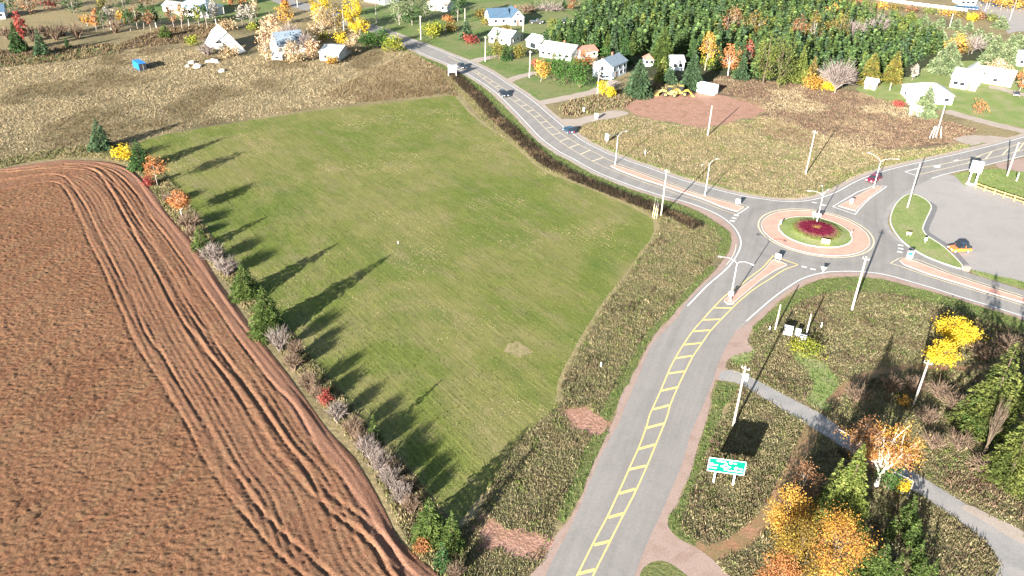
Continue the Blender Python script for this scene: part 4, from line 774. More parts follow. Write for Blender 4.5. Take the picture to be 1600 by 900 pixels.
DBL, DBG = 'leafless dark brown thicket shrub in the weedy ground right of the footpath', 'dark thicket shrubs'
for n_, (b_, w_) in enumerate(sorted([((1470,620),16), ((1495,640),18), ((1450,660),16), ((1430,610),14), ((1540,560),18), ((1575,545),18), ((1500,700),18), ((1460,700),15), ((1540,740),18), ((1395,610),14), ((1340,625),16)], key=lambda q: q[0][0])):
    bare('leafless dark brown thicket shrub right of the footpath, %s from the left' % ORD[n_], b_, b_[1] - 22, w_, group=DBG, mat='brown_twig', n=80)
# ------------------------------------------------------------------ the conifer plantation and the trees of the background
FOREST = [(848,82),(852,62),(880,52),(905,40),(915,8),(1000,-16),(1240,-16),(1290,6),(1345,26),(1420,52),(1470,66),(1470,80),(1440,94),(1400,108),(1345,122),(1320,124),(1255,126),(1205,124),(1150,118),(1110,112),(1090,104),(1050,100),(1010,84),(985,84),(950,84),(905,86)]
FP = g2(FOREST); lo, hi = FP.min(0), FP.max(0); sp = 3.4
XX, YY = np.meshgrid(np.arange(lo[0], hi[0], sp), np.arange(lo[1], hi[1] + 40, sp)); P = np.c_[XX.ravel(), YY.ravel()]; P += rng.uniform(-.36, .36, P.shape) * sp
P = P[inpoly(P, FP)]
def to_px(x, y, z=0.0):
    d = Vector((x, y, z - CAM_H)); k = d.dot(fwd); return 800 + F_PX * d.dot(rgt) / k, 450 - F_PX * d.dot(upv) / k
holes = [(935,108,28,20),(1057,98,18,14),(1015,88,10,12),(1145,45,22,10),(1175,45,20,10),(1102,100,12,12),(1140,104,16,14),(1272,58,18,10),(1307,58,18,10),(1336,58,18,10),(1245,56,14,10),(1372,46,18,8),(1215,112,26,18),(990,72,10,8)]
keep = np.ones(len(P), bool)
for i, p in enumerate(P):
    u_, v_ = to_px(*p)
    for a, b, c, d in holes:
        if ((u_ - a) / c) ** 2 + ((v_ - b) / d) ** 2 < 1: keep[i] = False
P = P[keep]; order = np.argsort((P ** 2).sum(1)); P = P[order]
PAL['CONP'] = [(.072,.12,.04),(.10,.15,.05),(.052,.092,.03)]; PAL['OLG'] = [(.10,.125,.03),(.14,.15,.035),(.075,.1,.026)]; protos = []
for i, pn in enumerate(['CONP', 'CONP', 'BLUE', 'CONL', 'CONG', 'CONP', 'BLUE', 'CONP']):
    V, F, C_ = conifer_arrays(1.0, .27 + .03 * (i % 3), PAL[pn], 12, 7, .105, .02, 1.0 + .06 * (i % 3), .3, .8); s_ = np.array([[-.02, 0, 0], [.02, 0, 0], [.004, 0, .98], [-.004, 0, .98], [0, -.02, 0], [0, .02, 0], [0, .004, .98], [0, -.004, .98]]); F = np.r_[F, len(V) + np.array([[0, 1, 2, 3], [4, 5, 6, 7]])]; V = np.r_[V, s_]; C_ = np.r_[C_, np.tile([[.08, .06, .045]], (8, 1))]; protos.append((V, F, C_, new_mesh('conifer', V, F, MAT['needle'], C_)))
FL, FG = 'dark green conifer among the many alike in the dense plantation behind the houses', 'conifers of the plantation'
nI = 285; NF = 0
SV, SF, SCc, off_ = [], [], [], 0
for i, p in enumerate(P):
    k = rng.integers(0, 8); k = int(k) if fbm(np.array([p[0] / 25]), np.array([p[1] / 25]), 50, 2)[0] > .42 else int(k) % 3
    h = rng.uniform(4.6, 8.2); w = h * rng.uniform(.95, 1.3); a = rng.uniform(0, 6.28)
    if i < nI:
        o = link('conifer_tree', protos[k][3], None, (p[0], p[1], 0), a); o.scale = (w, w, h); tag(o, FL, 'tree', FG)
    else:
        V, F, C_, _ = protos[k]; m = rng.random(len(F)) < .6; Fm = F[m]; ids_ = Fm.ravel(); c, s = math.cos(a), math.sin(a); Q = V[ids_] * np.array([w, w, h])
        SV.append(np.c_[Q[:, 0] * c - Q[:, 1] * s + p[0], Q[:, 0] * s + Q[:, 1] * c + p[1], Q[:, 2]]); n_ = len(ids_); SF.append(off_ + np.arange(n_).reshape(-1, 4)); off_ += n_; SCc.append(C_[ids_] * rng.uniform(.85, 1.2)); NTRI += n_ // 2
tag(link('conifer_plantation', new_mesh('conifer_plantation', np.concatenate(SV), np.concatenate(SF), MAT['needle'], np.clip(np.concatenate(SCc), 0, 1))), kind='stuff')
print('forest', len(P), 'tris', NTRI)
D, C, B_, N_ = decid, conifer, bush, bare
# mixed edge and inside of the plantation
PAL['OLGO'] = [(.17,.125,.035),(.22,.16,.04),(.12,.095,.03)]
D('brownish half-bare tree rising from the middle of the plantation', (1142,58), 20, 20, 'BR', nl=700); D('orange-gold tree beside the brownish one in the middle of the plantation', (1176,60), 22, 18, 'OLGO', nl=800)
D('yellow-orange tree at the near edge of the plantation above the white container', (1104,106), 58, 13, 'GO', nl=800); B_('bright yellow-green shrub at the foot of the yellow-orange tree', (1108,108), 82, 13, 'YG', nl=600)
D('orange-red tree with pale trunk at the near edge of the plantation', (1140,118), 72, 16, 'OR', nl=900, bark='white_bark', crown0=.3, vis=True); D('small red tree right of the orange-red one', (1168,106), 68, 10, 'RD', nl=500); B_('low red bush at the near edge of the plantation', (1180,104), 84, 9, 'RD', nl=400)
C('blue-green spruce between the orange-red tree and the olive ones', (1160,124), 82, 13, 'BLUE'); D('broad olive-green tree at the near edge of the plantation', (1197,126), 62, 20, 'OLG', nl=1300, bark='bark'); D('large yellow-olive tree left of the bare grey one', (1222,132), 68, 26, 'OLG', nl=1800, bark='bark')
C('reddish-brown dying conifer left of the bare grey tree', (1270,130), 88, 14, 'OLGO'); C('tall green spruce behind the gold hedge', (1252,128), 70, 16, 'CONL')
D('greyish brown tree left of two orange ones inside the plantation', (1245,64), 32, 15, 'BR', nl=600, sparse=True); D('left orange-brown tree of the pair inside the plantation', (1271,68), 28, 17, 'OLGO', nl=800); D('right orange-brown tree of the pair inside the plantation', (1308,66), 30, 17, 'OLGO', nl=800)
N_('leafless grey tree beside the right orange-brown tree in the plantation', (1336,64), 30, 14, 'bare_tree', tree=True, cat='tree'); N_('leafless grey tree at the thin upper edge of the plantation', (1374,58), 24, 17, 'bare_tree', tree=True, cat='tree'); D('small orange tree at the thin upper edge of the plantation', (1302,30), 10, 13, 'GO', nl=400)
N_('big leafless grey tree spreading like a fan at the scrub edge', (1309,146), 97, 22, 'bare_tree', tree=True, cat='tree', n=200, mat='twig', wd=.09)
B_('gold hedge bush left of the bare grey tree', (1268,140), 120, 16, 'GO', nl=700); B_('small yellow bush at the foot of the bare grey tree', (1297,144), 128, 9, 'Y', nl=400); B_('small gold bush beside the gold hedge bush', (1284,138), 122, 10, 'GO', nl=400)
C('left brownish-green pine of the pair behind the small white shed', (1362,131), 82, 17, 'OL', 'pine_tree', full=.6); C('right brownish-green pine of the pair behind the small white shed', (1398,128), 80, 15, 'OL', 'pine_tree', full=.6)
C('broad pale green conifer left of the grey-roofed house', (1482,113), 64, 26, 'PALE', full=.6); D('yellow-orange tree behind the broad pale conifer', (1493,88), 58, 13, 'GO', nl=600); B_('dark gold shrub behind the grey-roofed house', (1506,86), 66, 9, 'OLGO', nl=300)
N_('leafless grey tree behind the grey-roofed house', (1522,84), 56, 17, 'bare_tree', tree=True, cat='tree'); C('left pale green conifer of the row behind the pink-roofed house', (1555,98), 54, 17, 'PALE', full=.6); C('right pale green conifer of the row behind the pink-roofed house', (1577,100), 52, 15, 'PALE', full=.6)
C('pale green conifer at the right edge behind the last white house', (1600,88), 50, 18, 'PALE', full=.6); C('pale conifer in front of the white hip-roofed house', (1448,180), 134, 20, 'PALE', full=.85, q=1.1)
B_('small russet bush beside the white hip-roofed house', (1404,168), 159, 8, 'RD', nl=300); B_('low russet shrub on the lawn right of the white hip-roofed house', (1530,178), 160, 12, 'OR', nl=200); D('orange tree above the dark car at the right edge', (1598,140), 113, 9, 'OR', nl=500); B_('pinkish shrub in front of the pink-roofed house', (1562,118), 98, 15, 'PEACH', nl=600)
D('small dead shrub leaning on the lawn below the plantation', (1428,126), 100, 5, 'GREY', nl=60, name='small_tree', vis=True)
PG = 'pines scattered on the far pasture'; PLb = 'pale green pine scattered on the pasture beyond the plantation'
for n_, (x_, y_, s_) in enumerate([(1375,36,11),(1398,34,12),(1423,36,12),(1445,38,10),(1470,42,10),(1495,46,11),(1515,48,9),(1566,44,12),(1408,56,12),(1440,62,14),(1470,66,13),(1500,66,14),(1530,66,14),(1545,72,14),(1590,74,14),(1350,30,10),(1390,50,12),(1455,54,12)]): C('pale green pine on the far pasture, %s in the scatter' % ORD[n_] if False else PLb, (x_, y_), y_ - s_ * 1.6, s_, 'PALE' if x_ > 1430 else 'CONL', 'pine_tree', group=PG, full=.6)
for k, x_ in enumerate([1300,1318,1337,1356,1378,1400,1425,1455,1480,1500,1530,1550]):
    B_('low autumn bush along the far white fence, %s from the left' % ORD[k], (x_, 5 + (x_ - 1300) * .115), (x_ - 1300) * .115 - 5, 10, ['GO', 'OLGO', 'BR', 'CONL'][k % 4], nl=200, group='bushes along the far white fence')
B_('bright yellow bush near the far white fence', (1520,34), 22, 7, 'Y', nl=300)
for k, x_ in enumerate([1548,1568,1588,1606]): D('orange tree at the top right corner, %s from the left in its row' % ORD[k], (x_, 12 + k), -14, 14, 'GO', nl=500, group='orange trees in the top right row')
# around the houses left of the plantation
FR, FRG = 'dark conifer of the closely planted front row behind the long white bungalow', 'front row of the plantation'
for k in range(15): C('dark conifer in the front row behind the long white bungalow, %s from the left' % ORD[k], (853 + k * 9.6, 82 + (k % 3) * 1.5), 44 + (k % 4) * 2, 8.5, ['CON', 'CON', 'CONG', 'BLUE'][k % 4], group=FRG, full=.7)
C('large dark spruce right of the long white bungalow', (976,100), 60, 16, 'CON'); C('tall broad green spruce standing at the plantation corner', (1036,102), 42, 22, 'CONG', full=.75, q=1.1); C('tall spruce behind the pale blue house', (1082,100), 60, 13, 'CON')
C('big bushy blue-green spruce right of the grey-roofed two-storey house', (998,150), 92, 24, 'BLUE', full=.7, q=1.1); C('blue-green spruce in front of the pale blue house', (1046,132), 102, 15, 'BLUE', full=.7); C('tall blue-green spruce left of the white container', (1082,140), 80, 18, 'BLUE', full=.7, q=1.1); C('yellow-green spruce left of the pale blue house', (1035,128), 88, 13, 'CONL', full=.7)
B_('rounded green tree, left one of the group by the drive', (866,128), 84, 22, 'GR', nl=1500, cat='tree', name='green_tree'); B_('large rounded green tree in the middle of the group by the drive', (884,132), 86, 24, 'GR', nl=1700, cat='tree', name='green_tree'); B_('rounded green tree at the right end of the group by the drive', (906,138), 98, 17, 'GR', nl=1400, cat='tree', name='green_tree')
D('small golden yellow tree beside the rounded green trees', (845,128), 96, 14, 'GO', nl=1000, crown0=.3, vis=True, leaf=.5); B_('red bush behind the small golden tree', (836,105), 93, 9, 'RD', nl=300)
D('orange-red tree behind the rounded green trees', (911,106), 82, 15, 'OR', nl=900); D('tan-orange thin tree left of the grey-roofed two-storey house', (934,116), 86, 13, 'TAN', nl=500, sparse=True); D('small green tree behind the grey-roofed two-storey house', (947,90), 76, 9, 'GR', nl=400)
B_('small lemon yellow tree beside the drive pole, left of two', (940,150), 126, 8, 'Y', nl=600, cat='tree', name='yellow_tree'); B_('small lemon yellow tree beside the drive pole, right of two', (953,153), 137, 8, 'Y', nl=600, cat='tree', name='yellow_tree')
B_('dark olive bush in front of the white bungalow', (780,93), 68, 16, 'OL', nl=900); B_('rounded olive-green bush right of the dark olive one', (810,91), 72, 12, 'OL', nl=800); C('dark pine beside the white bungalow', (790,94), 68, 10, 'CON', full=.6); C('narrow pine standing before the white bungalow roof', (777,68), 47, 6, 'CONG')
C('blue spruce on the lawn above the road', (728,62), 26, 12, 'BLUE', full=.8); B_('reddish bush at the foot of the blue spruce', (732,68), 55, 11, 'RD', nl=500)
B_('yellow-green hedge bush beside the road pole, left of two', (672,60), 38, 14, 'YG', nl=800); B_('yellow-green hedge bush beside the road pole, right of two', (683,54), 36, 9, 'YG', nl=600); B_('olive-gold hedge bush at the lawn edge', (704,50), 36, 11, 'OLGO', nl=600)
D('large grey-green tree by the tan-roofed house, left of three', (622,36), -4, 18, 'PALE', nl=900); D('large grey-green tree by the tan-roofed house, middle of three', (642,36), -6, 18, 'CON', nl=900); D('large grey-green tree by the tan-roofed house, right of three', (662,32), 2, 14, 'PALE', nl=800)
D('tall dark green tree right of the tan-roofed house', (714,30), -6, 13, 'CON', nl=900); B_('orange bush at the foot of the tall dark green tree', (700,34), 24, 9, 'OR', nl=300); B_('golden bush left of the blue-roofed house', (750,28), 16, 11, 'OLGO', nl=500); B_('olive bush on the lawn below the golden bush', (760,38), 28, 9, 'OL', nl=300)
B_('orange-brown bush above the white bungalow', (791,52), 40, 8, 'OLGO', nl=400); N_('pinkish leafless shrub behind the blue-roofed house', (822,20), 6, 12, n=60, mat='brown_twig'); C('dark conifer behind the blue-roofed house', (831,18), 2, 5, 'CON'); N_('row of leafless grey brush on the far pasture', (860,16), 6, 20, n=60); B_('small olive bush on the far lawn', (864,38), 31, 8, 'OL', nl=200)
C('small dark conifer at the far pasture edge', (881,12), -2, 6, 'CON'); D('reddish tree at the far pasture edge', (893,14), -2, 8, 'BR', nl=200)
# the thicket round the derelict house
B_('dark green bush beside the road, left of three', (574,76), 52, 15, 'GR', nl=1000); B_('bright green bush beside the road, middle of three', (597,74), 46, 13, 'GR', nl=900); B_('yellow-green bush beside the road, right of three', (614,83), 58, 17, 'YG', nl=1000)
D('tall bright yellow tree at the top of the thicket, left', (494,34), -8, 15, 'Y', nl=1400); D('golden brown tree between the two yellow ones', (520,44), -4, 15, 'OLGO', nl=900, sparse=True); D('tall golden yellow tree at the top of the thicket, right', (549,44), 0, 16, 'Y', nl=1500); D('yellow tree below the tall golden one', (560,60), 34, 15, 'Y', nl=800)
D('pale gold tree in front of the tall yellow trees', (500,62), 22, 22, 'TAN', nl=1300, cvar=.3); B_('yellow-green shrub under the pale gold tree', (504,64), 50, 10, 'YG', nl=400); D('orange tree above the derelict house', (444,36), 8, 13, 'GO', nl=800); D('dark maroon small tree beside the far road', (443,10), -4, 5, 'RD', nl=200)
D('peach-coloured thin tree left of the derelict house, front', (411,90), 42, 15, 'PEACH', nl=900, sparse=True); D('peach-coloured thin tree left of the derelict house, behind', (426,64), 32, 17, 'PEACH', nl=900, sparse=True); N_('grey leafless tree over the derelict house, left', (452,74), 36, 15, 'bare_tree', tree=True, cat='tree', n=80); N_('grey leafless tree over the derelict house, right', (478,82), 50, 14, 'bare_tree', tree=True, cat='tree', n=80)
D('tan leafy shrub in front of the derelict house', (456,96), 68, 18, 'TAN', nl=900, sparse=True); D('peach shrub between the derelict house and the white shed', (487,92), 66, 13, 'PEACH', nl=700, sparse=True); B_('orange bush in front of the white shed', (517,101), 88, 10, 'GO', nl=500); B_('yellow shrub right of the white shed', (533,72), 52, 12, 'Y', nl=500); D('brownish thin tree right of the white shed', (547,84), 52, 12, 'TAN', nl=500, sparse=True)
B_('yellow bush left of the collapsed barn', (300,72), 58, 11, 'YG', nl=500); N_('pinkish leafless shrub in front of the collapsed barn, left', (322,86), 66, 13, n=70, mat='twig'); B_('tan shrub in front of the collapsed barn, right', (357,90), 72, 15, 'TAN', nl=500); B_('tan bush above the collapsed barn', (352,48), 34, 14, 'TAN', nl=500); B_('yellow-green bush right of the collapsed barn', (395,48), 36, 8, 'YG', nl=300); C('dark conifer right of the collapsed barn', (402,46), 30, 5, 'CON')
C('rounded dark green spruce alone on the brown scrub', (257,58), 40, 12, 'CONG', full=.6)
# the tree line at the top left
for x_, y_, t_, w_, p_, l_ in [(22,80,34,14,'CON','dark conifer at the far left edge'),(30,64,30,7,'RD','dark red tree behind the far left conifer'),(60,86,46,13,'BLUE','blue-green spruce left on the far lawn'),(104,74,60,5,'CON','small spruce alone on the far lawn')]:
    (C if p_ in ('CON', 'BLUE') else D)(l_, (x_, y_), t_, w_, p_)
TL, TG = 'tall thin-trunked tree in the line below the far lawns', 'thin trees of the far tree line'
for k, (x_, p_) in enumerate([(133,'GO'),(146,'OR'),(158,'CON'),(168,'GREY'),(190,'GO'),(200,'CON'),(210,'BR'),(220,'CON'),(232,'BR'),(240,'CON'),(268,'BR'),(280,'TAN'),(292,'CON'),(308,'YG'),(320,'CON'),(334,'GREY'),(376,'GREY'),(388,'GREY'),(398,'TAN')]):
    yb = 48 - (x_ - 130) * .045 + (k % 3) * 2; D('thin-trunked tree in the far tree line at top left, %s from the left' % ORD[k], (x_, yb), yb - 30 - (k % 4) * 3, 8, p_, nl=320, group=TG, crown0=.3, bark='white_bark' if k % 3 == 0 else 'grey_bark', vis=True, sparse=k % 2 == 0)
for k, x_ in enumerate([8,48,70,84,95,118,178]): N_('leafless dark shrub in the shaded far hedge, %s from the left' % ORD[k], (x_, 62 - x_ * .06 + (k % 2) * 6), 40 - x_ * .06, 10, n=40, mat='brown_twig', group='dark shrubs of the far hedge', wd=.12)
for k, x_ in enumerate([10,40,75,110,150,190,225]): D('tree along the top left edge, %s from the left in its row' % ORD[k], (x_, 14 + (k % 2) * 6 - x_ * .02), -14, 14, ['CON', 'BR', 'RD', 'CON', 'OL'][k % 5], nl=300, group='far row of trees at the top left')
D('red-orange tree right of the far blue-roofed house', (362,8), -8, 9, 'OR', nl=400); D('orange tree behind the far blue-roofed house', (378,7), -8, 8, 'OR', nl=300)

print('tris', NTRI)
# ------------------------------------------------------------------ paints and building materials
def PL(n, c, r=.5, s=.4, m=0.0, v=.08, sc=2.0):
    MAT[n] = plain(n, c, r, s, m, v, sc); return MAT[n]
for n, c, r in [('white_siding', (.5,.5,.49), .6), ('grey_siding', (.42,.46,.5), .6), ('pale_blue_siding', (.5,.58,.64), .6), ('white_metal', (.78,.78,.77), .4), ('galvanised', (.4,.41,.42), .45), ('pole_wood', (.36,.325,.28), .85), ('dark_glass', (.02,.025,.03), .08),
 ('tyre', (.02,.02,.02), .8), ('grey_pipe', (.2,.2,.21), .5), ('rim', (.5,.5,.52), .3), ('black_plastic', (.03,.03,.032), .4), ('lamp_glass', (.8,.8,.75), .1), ('red_lens', (.4,.02,.02), .2), ('sign_white', (.8,.8,.8), .4), ('sign_green', (.0,.2,.088), .35), ('sign_back', (.27,.32,.34), .5), ('sign_teal', (.02,.33,.36), .35), ('sign_yellow', (.72,.62,.3), .4),
 ('yellow_fence', (.5,.36,.12), .6), ('machine_yellow', (.42,.28,.06), .5), ('blue_sheet', (.02,.16,.5), .5), ('door_brown', (.16,.1,.07), .6), ('grey_roof', (.24,.255,.27), .8), ('blue_roof', (.05,.09,.14), .7), ('slate_roof', (.16,.2,.24), .7), ('white_roof', (.5,.51,.5), .6), ('pale_roof', (.44,.46,.46), .7), ('tan_roof', (.34,.27,.23), .8), ('red_roof', (.34,.15,.11), .8),
 ('pink_roof', (.5,.33,.3), .8), ('weathered_white', (.46,.45,.44), .8), ('dark_void', (.02,.02,.022), .9), ('scrap', (.55,.5,.45), .8), ('brick', (.2,.09,.06), .9), ('concrete', (.45,.43,.4), .8), ('water_dark', (.03,.035,.04), .2)]: PL(n, c, r, v=.15 if 'roof' in n or n in ('weathered_white', 'scrap', 'pole_wood') else .06, sc=1.2)
def paintmat(n, c):
    t = NT(n, .3, .5); t.p.inputs['Coat Weight'].default_value = .6; MAT[n] = t.base(c); return MAT[n]
for n, c in [('maroon_paint', (.16,.008,.03)), ('orange_paint', (.6,.16,.03)), ('blue_paint', (.008,.045,.095)), ('navy_paint', (.015,.022,.035)), ('black_paint', (.012,.012,.014)), ('bright_blue_paint', (.02,.2,.4)), ('silver_paint', (.4,.41,.42))]: paintmat(n, c)
def yaw(p, q): d = at(*q) - at(*p); return math.atan2(d.y, d.x)
# ------------------------------------------------------------------ buildings
def block(t, x0, L, D, wh, rh, wall, roof, ridge='x', y0=0.0, wins=(), door=None, hip=False, chimney=False, over=.35, z0=0.0):
    """one gabled or hipped block of a house: its front edge runs along x from x0 at y0"""
    w = MB(); x1 = x0 + L; y1 = y0 + D
    if ridge == 'x':
        pr = [(y0, z0), (y1, z0), (y1, wh), ((y0 + y1) / 2, wh + (0 if hip else rh)), (y0, wh)]
        n = len(pr); v = [(x0, a, b) for a, b in pr] + [(x1, a, b) for a, b in pr]
    else:
        pr = [(x0, z0), (x1, z0), (x1, wh), ((x0 + x1) / 2, wh + (0 if hip else rh)), (x0, wh)]; n = len(pr); v = [(a, y0, b) for a, b in pr] + [(a, y1, b) for a, b in pr]
    w.add(v, [list(range(n)), list(range(2 * n - 1, n - 1, -1))] + [(i, i + n, (i + 1) % n + n, (i + 1) % n) for i in (0, 1, 4)])
    w.build('wall', MAT[wall], t)
    r = MB(); o = over; th = .16; zr = wh + rh + .05; ze = wh - o * rh / (D / 2 if ridge == 'x' else L / 2) * .9
    if hip:
        k = min(L, D) / 2 * .9; yc = (y0 + y1) / 2; a = (x0 - o, y0 - o, wh); b = (x1 + o, y0 - o, wh); c = (x1 + o, y1 + o, wh); d = (x0 - o, y1 + o, wh); e = (x0 + k, yc, zr); f = (x1 - k, yc, zr)
        r.add([a, b, c, d, e, f], [(0, 1, 5, 4), (1, 2, 5), (2, 3, 4, 5), (3, 0, 4), (3, 2, 1, 0)])
    elif ridge == 'x':
        yc = (y0 + y1) / 2; r.prism([(0, 0)] * 0 + [(-1, 0), (1, 0), (1, 1)], 0, 0) if False else None
        v = []
        for x in (x0 - o, x1 + o): v += [(x, y0 - o, ze), (x, yc, zr), (x, y1 + o, ze), (x, y1 + o, ze + th), (x, yc, zr + th), (x, y0 - o, ze + th)]
        r.add(v, [(0, 1, 7, 6), (1, 2, 8, 7), (2, 3, 9, 8), (3, 4, 10, 9), (4, 5, 11, 10), (5, 0, 6, 11), (0, 5, 4, 1), (1, 4, 3, 2), (6, 7, 10, 11), (7, 8, 9, 10)])
    else:
        xc = (x0 + x1) / 2; v = []
        for y in (y0 - o, y1 + o): v += [(x0 - o, y, ze), (xc, y, zr), (x1 + o, y, ze), (x1 + o, y, ze + th), (xc, y, zr + th), (x0 - o, y, ze + th)]
        r.add(v, [(0, 6, 7, 1), (1, 7, 8, 2), (2, 8, 9, 3), (3, 9, 10, 4), (4, 10, 11, 5), (5, 11, 6, 0), (0, 1, 4, 5), (1, 2, 3, 4), (6, 11, 10, 7), (7, 10, 9, 8)])
    ro = r.build('roof', MAT[roof], t)
    if chimney: MB().box(x0 + L * .6, (y0 + y1) / 2, zr + .4, .6, .6, 1.3).build('chimney', MAT['brick'], ro)
    for side, u_, z_, ww, hh_ in wins:
        f = MB(); p = MB()
        if side == 'f': f.box(x0 + u_ * L, y0 - .02, z_, ww + .24, .1, hh_ + .24); p.box(x0 + u_ * L, y0 - .06, z_, ww, .06, hh_)
        elif side == 'r': f.box(x1 + .02, y0 + u_ * D, z_, .1, ww + .24, hh_ + .24); p.box(x1 + .06, y0 + u_ * D, z_, .06, ww, hh_)
        else: f.box(x0 - .02, y0 + u_ * D, z_, .1, ww + .24, hh_ + .24); p.box(x0 - .06, y0 + u_ * D, z_, .06, ww, hh_)
        fo = f.build('window', MAT['white_metal'], t); p.build('pane', MAT['dark_glass'], fo)
    if door is not None: 
        do = MB().box(x0 + door * L, y0 - .03, 1.05, 1.0, .1, 2.1).build('door', MAT['door_brown'], t); MB().box(x0 + door * L + .35, y0 - .1, 1.0, .08, .06, .12).build('handle', MAT['rim'], do)
    return t
def house(name, label, p, q, D, wh, rh, wall, roof, ridge='x', wins=None, door=None, cat='house', **k):
    t = thing(name, label, cat, at(*p), yaw(p, q)); L = (at(*q) - at(*p)).length
    if wins is None: wins = [('f', .18, 1.5, 1.2, 1.1), ('f', .78, 1.5, 1.2, 1.1), ('r', .5, 1.5, 1.1, 1.1), ('l', .5, 1.5, 1.1, 1.1)]
    t['_L'] = L; block(t, 0, L, D, wh, rh, wall, roof, ridge, 0, wins, door, **k); del t['_L']; return t, L
t, L = house('house', 'large white house with grey-blue hip roof and low side wing, top left', (275,22), (326,28), 10, 3.0, 2.9, 'white_siding', 'slate_roof', hip=True, door=.35, wins=[('f', .1, 1.6, 1.3, 1.1), ('f', .55, 1.6, 1.3, 1.1), ('f', .85, 1.6, 1.3, 1.1), ('r', .4, 1.6, 1.2, 1.1)], chimney=True)
block(t, -8.2, 8.0, 6, 2.5, 1.2, 'white_siding', 'grey_roof', 'x', 2.0, [('f', .3, 1.4, 1.6, 1.2)]); block(t, L * .62, L * .3, 4, 2.9, 1.5, 'white_siding', 'slate_roof', 'y', -2.0, [('f', .5, 1.5, 1.3, 1.1)])
house('house', 'white house with blue roof cut by the left edge of the photograph', (-20,31), (9,29.5), 8, 2.8, 2.2, 'white_siding', 'blue_roof', door=.5)
house('house', 'white house cut by the top edge, left of the grey-green trees', (569,1.5), (601,8), 9, 3.0, 2.0, 'white_siding', 'grey_roof', door=.6)
house('house', 'white house with tan roof behind the grey-green trees', (668,15), (699,19), 9, 2.8, 2.6, 'white_siding', 'tan_roof', door=.4)
t, L = house('house', 'white house with dark blue roof and front gable on the far lawn', (798.5,40), (818.5,39), 9, 3.2, 2.8, 'white_siding', 'blue_roof', 'y', wins=[('f', .3, 1.6, 1.1, 1.2), ('f', .75, 1.6, 1.1, 1.2), ('f', .5, 4.3, .9, 1.0), ('r', .5, 1.6, 1.2, 1.2)], door=.52, chimney=True)
block(t, -8.5, 8.4, 7, 3.0, 2.9, 'white_siding', 'blue_roof', 'x', 2.0, [('f', .3, 1.6, 1.2, 1.1), ('f', .7, 1.6, 1.2, 1.1), ('l', .5, 1.6, 1.2, 1.1)])
house('house', 'white bungalow with white roof behind the olive bushes', (764,66), (797,71.5), 8, 2.7, 1.9, 'white_siding', 'white_roof', door=.3, wins=[('f', .15, 1.5, 1.3, 1.0), ('f', .6, 1.5, 1.3, 1.0), ('r', .35, 1.5, 1.0, 1.0), ('r', .7, 1.5, 1.0, 1.0)])
house('garage', 'white garage between the white bungalow and the long bungalow', (822,73), (843,78.5), 7, 2.6, 1.6, 'white_siding', 'white_roof', wins=[('f', .5, 1.1, 2.6, 1.9)], cat='garage')
house('house', 'long white bungalow with pale grey roof behind the rounded green trees', (843,88), (892,96), 9, 2.6, 2.0, 'white_siding', 'pale_roof', door=.45, wins=[('f', .12, 1.5, 1.3, 1.0), ('f', .3, 1.5, 1.3, 1.0), ('f', .65, 1.5, 1.3, 1.0), ('f', .88, 1.5, 1.3, 1.0), ('r', .5, 1.5, 1.2, 1.0)], chimney=True)
t, L = house('house', 'two-storey white house with slate grey roof beside the drive', (955,125), (978,114.5), 7, 4.3, 1.9, 'pale_blue_siding', 'slate_roof', door=.3, wins=[('f', .15, 3.2, 1.0, 1.1), ('f', .5, 3.2, 1.0, 1.1), ('f', .82, 3.2, 1.0, 1.1), ('f', .6, 1.4, 1.3, 1.1), ('f', .85, 1.4, 1.0, 1.1), ('l', .5, 3.2, 1.0, 1.1), ('l', .5, 1.4, 1.0, 1.1)], chimney=True)
house('shed', 'white shed with dull red roof behind the orange-red tree', (908,93), (933,90), 6, 2.5, 1.3, 'white_siding', 'red_roof', cat='shed')
house('shed', 'tiny hut with brownish red roof among the conifers', (1008,104), (1020,104), 4, 2.3, 1.6, 'grey_siding', 'red_roof', cat='shed', hip=True)
house('house', 'pale blue house with round dark windows hidden among the conifers', (1049,110), (1068,110), 6, 3.0, 1.3, 'pale_blue_siding', 'pale_roof', wins=[('f', .25, 1.7, 1.2, 1.2), ('f', .72, 1.7, 1.2, 1.2)])
house('shed', 'small white shed with white roof by the pair of brownish pines', (1350,138), (1367,141), 3.4, 1.9, 1.2, 'white_siding', 'white_roof', door=.5, wins=[], cat='shed')
t, L = house('house', 'large white house with grey roof and attached wing on the right lawn', (1483,135.5), (1524,142.5), 11, 3.2, 2.1, 'white_siding', 'grey_roof', door=.7, wins=[('f', .2, 1.6, 1.4, 1.1), ('f', .45, 1.6, 1.4, 1.1), ('r', .5, 1.6, 1.2, 1.1)])
block(t, L * .25, L * .55, 9, 3.0, 1.9, 'white_siding', 'white_roof', 'y', 11.05, [('r', .5, 1.6, 1.2, 1.1)]); block(t, L * .82, 10, 7.5, 2.7, 1.9, 'white_siding', 'pink_roof', 'x', 13.0, [('f', .5, 1.5, 1.3, 1.0)])
t, L = house('house', 'white house with pale hip roof behind the single conifer on the lawn', (1421,160), (1487,164), 10, 2.8, 2.3, 'white_siding', 'pale_roof', hip=True, door=.4, wins=[('f', .25, 1.5, 1.3, 1.0), ('f', .85, 1.5, 1.3, 1.0), ('l', .5, 1.5, 1.2, 1.0)])
MB().box(1.2, -1.2, .45, 4.5, 2.2, .9).box(-1.1, -1.2, 1.2, .1, 2.2, .7).box(1.2, -2.28, 1.2, 4.5, .1, .7).build('porch', MAT['white_siding'], t)
house('shed', 'small white shed left of the single conifer at the scrub edge', (1420,180), (1438,183), 3, 2.0, .8, 'white_siding', 'white_roof', door=.4, wins=[], cat='shed')
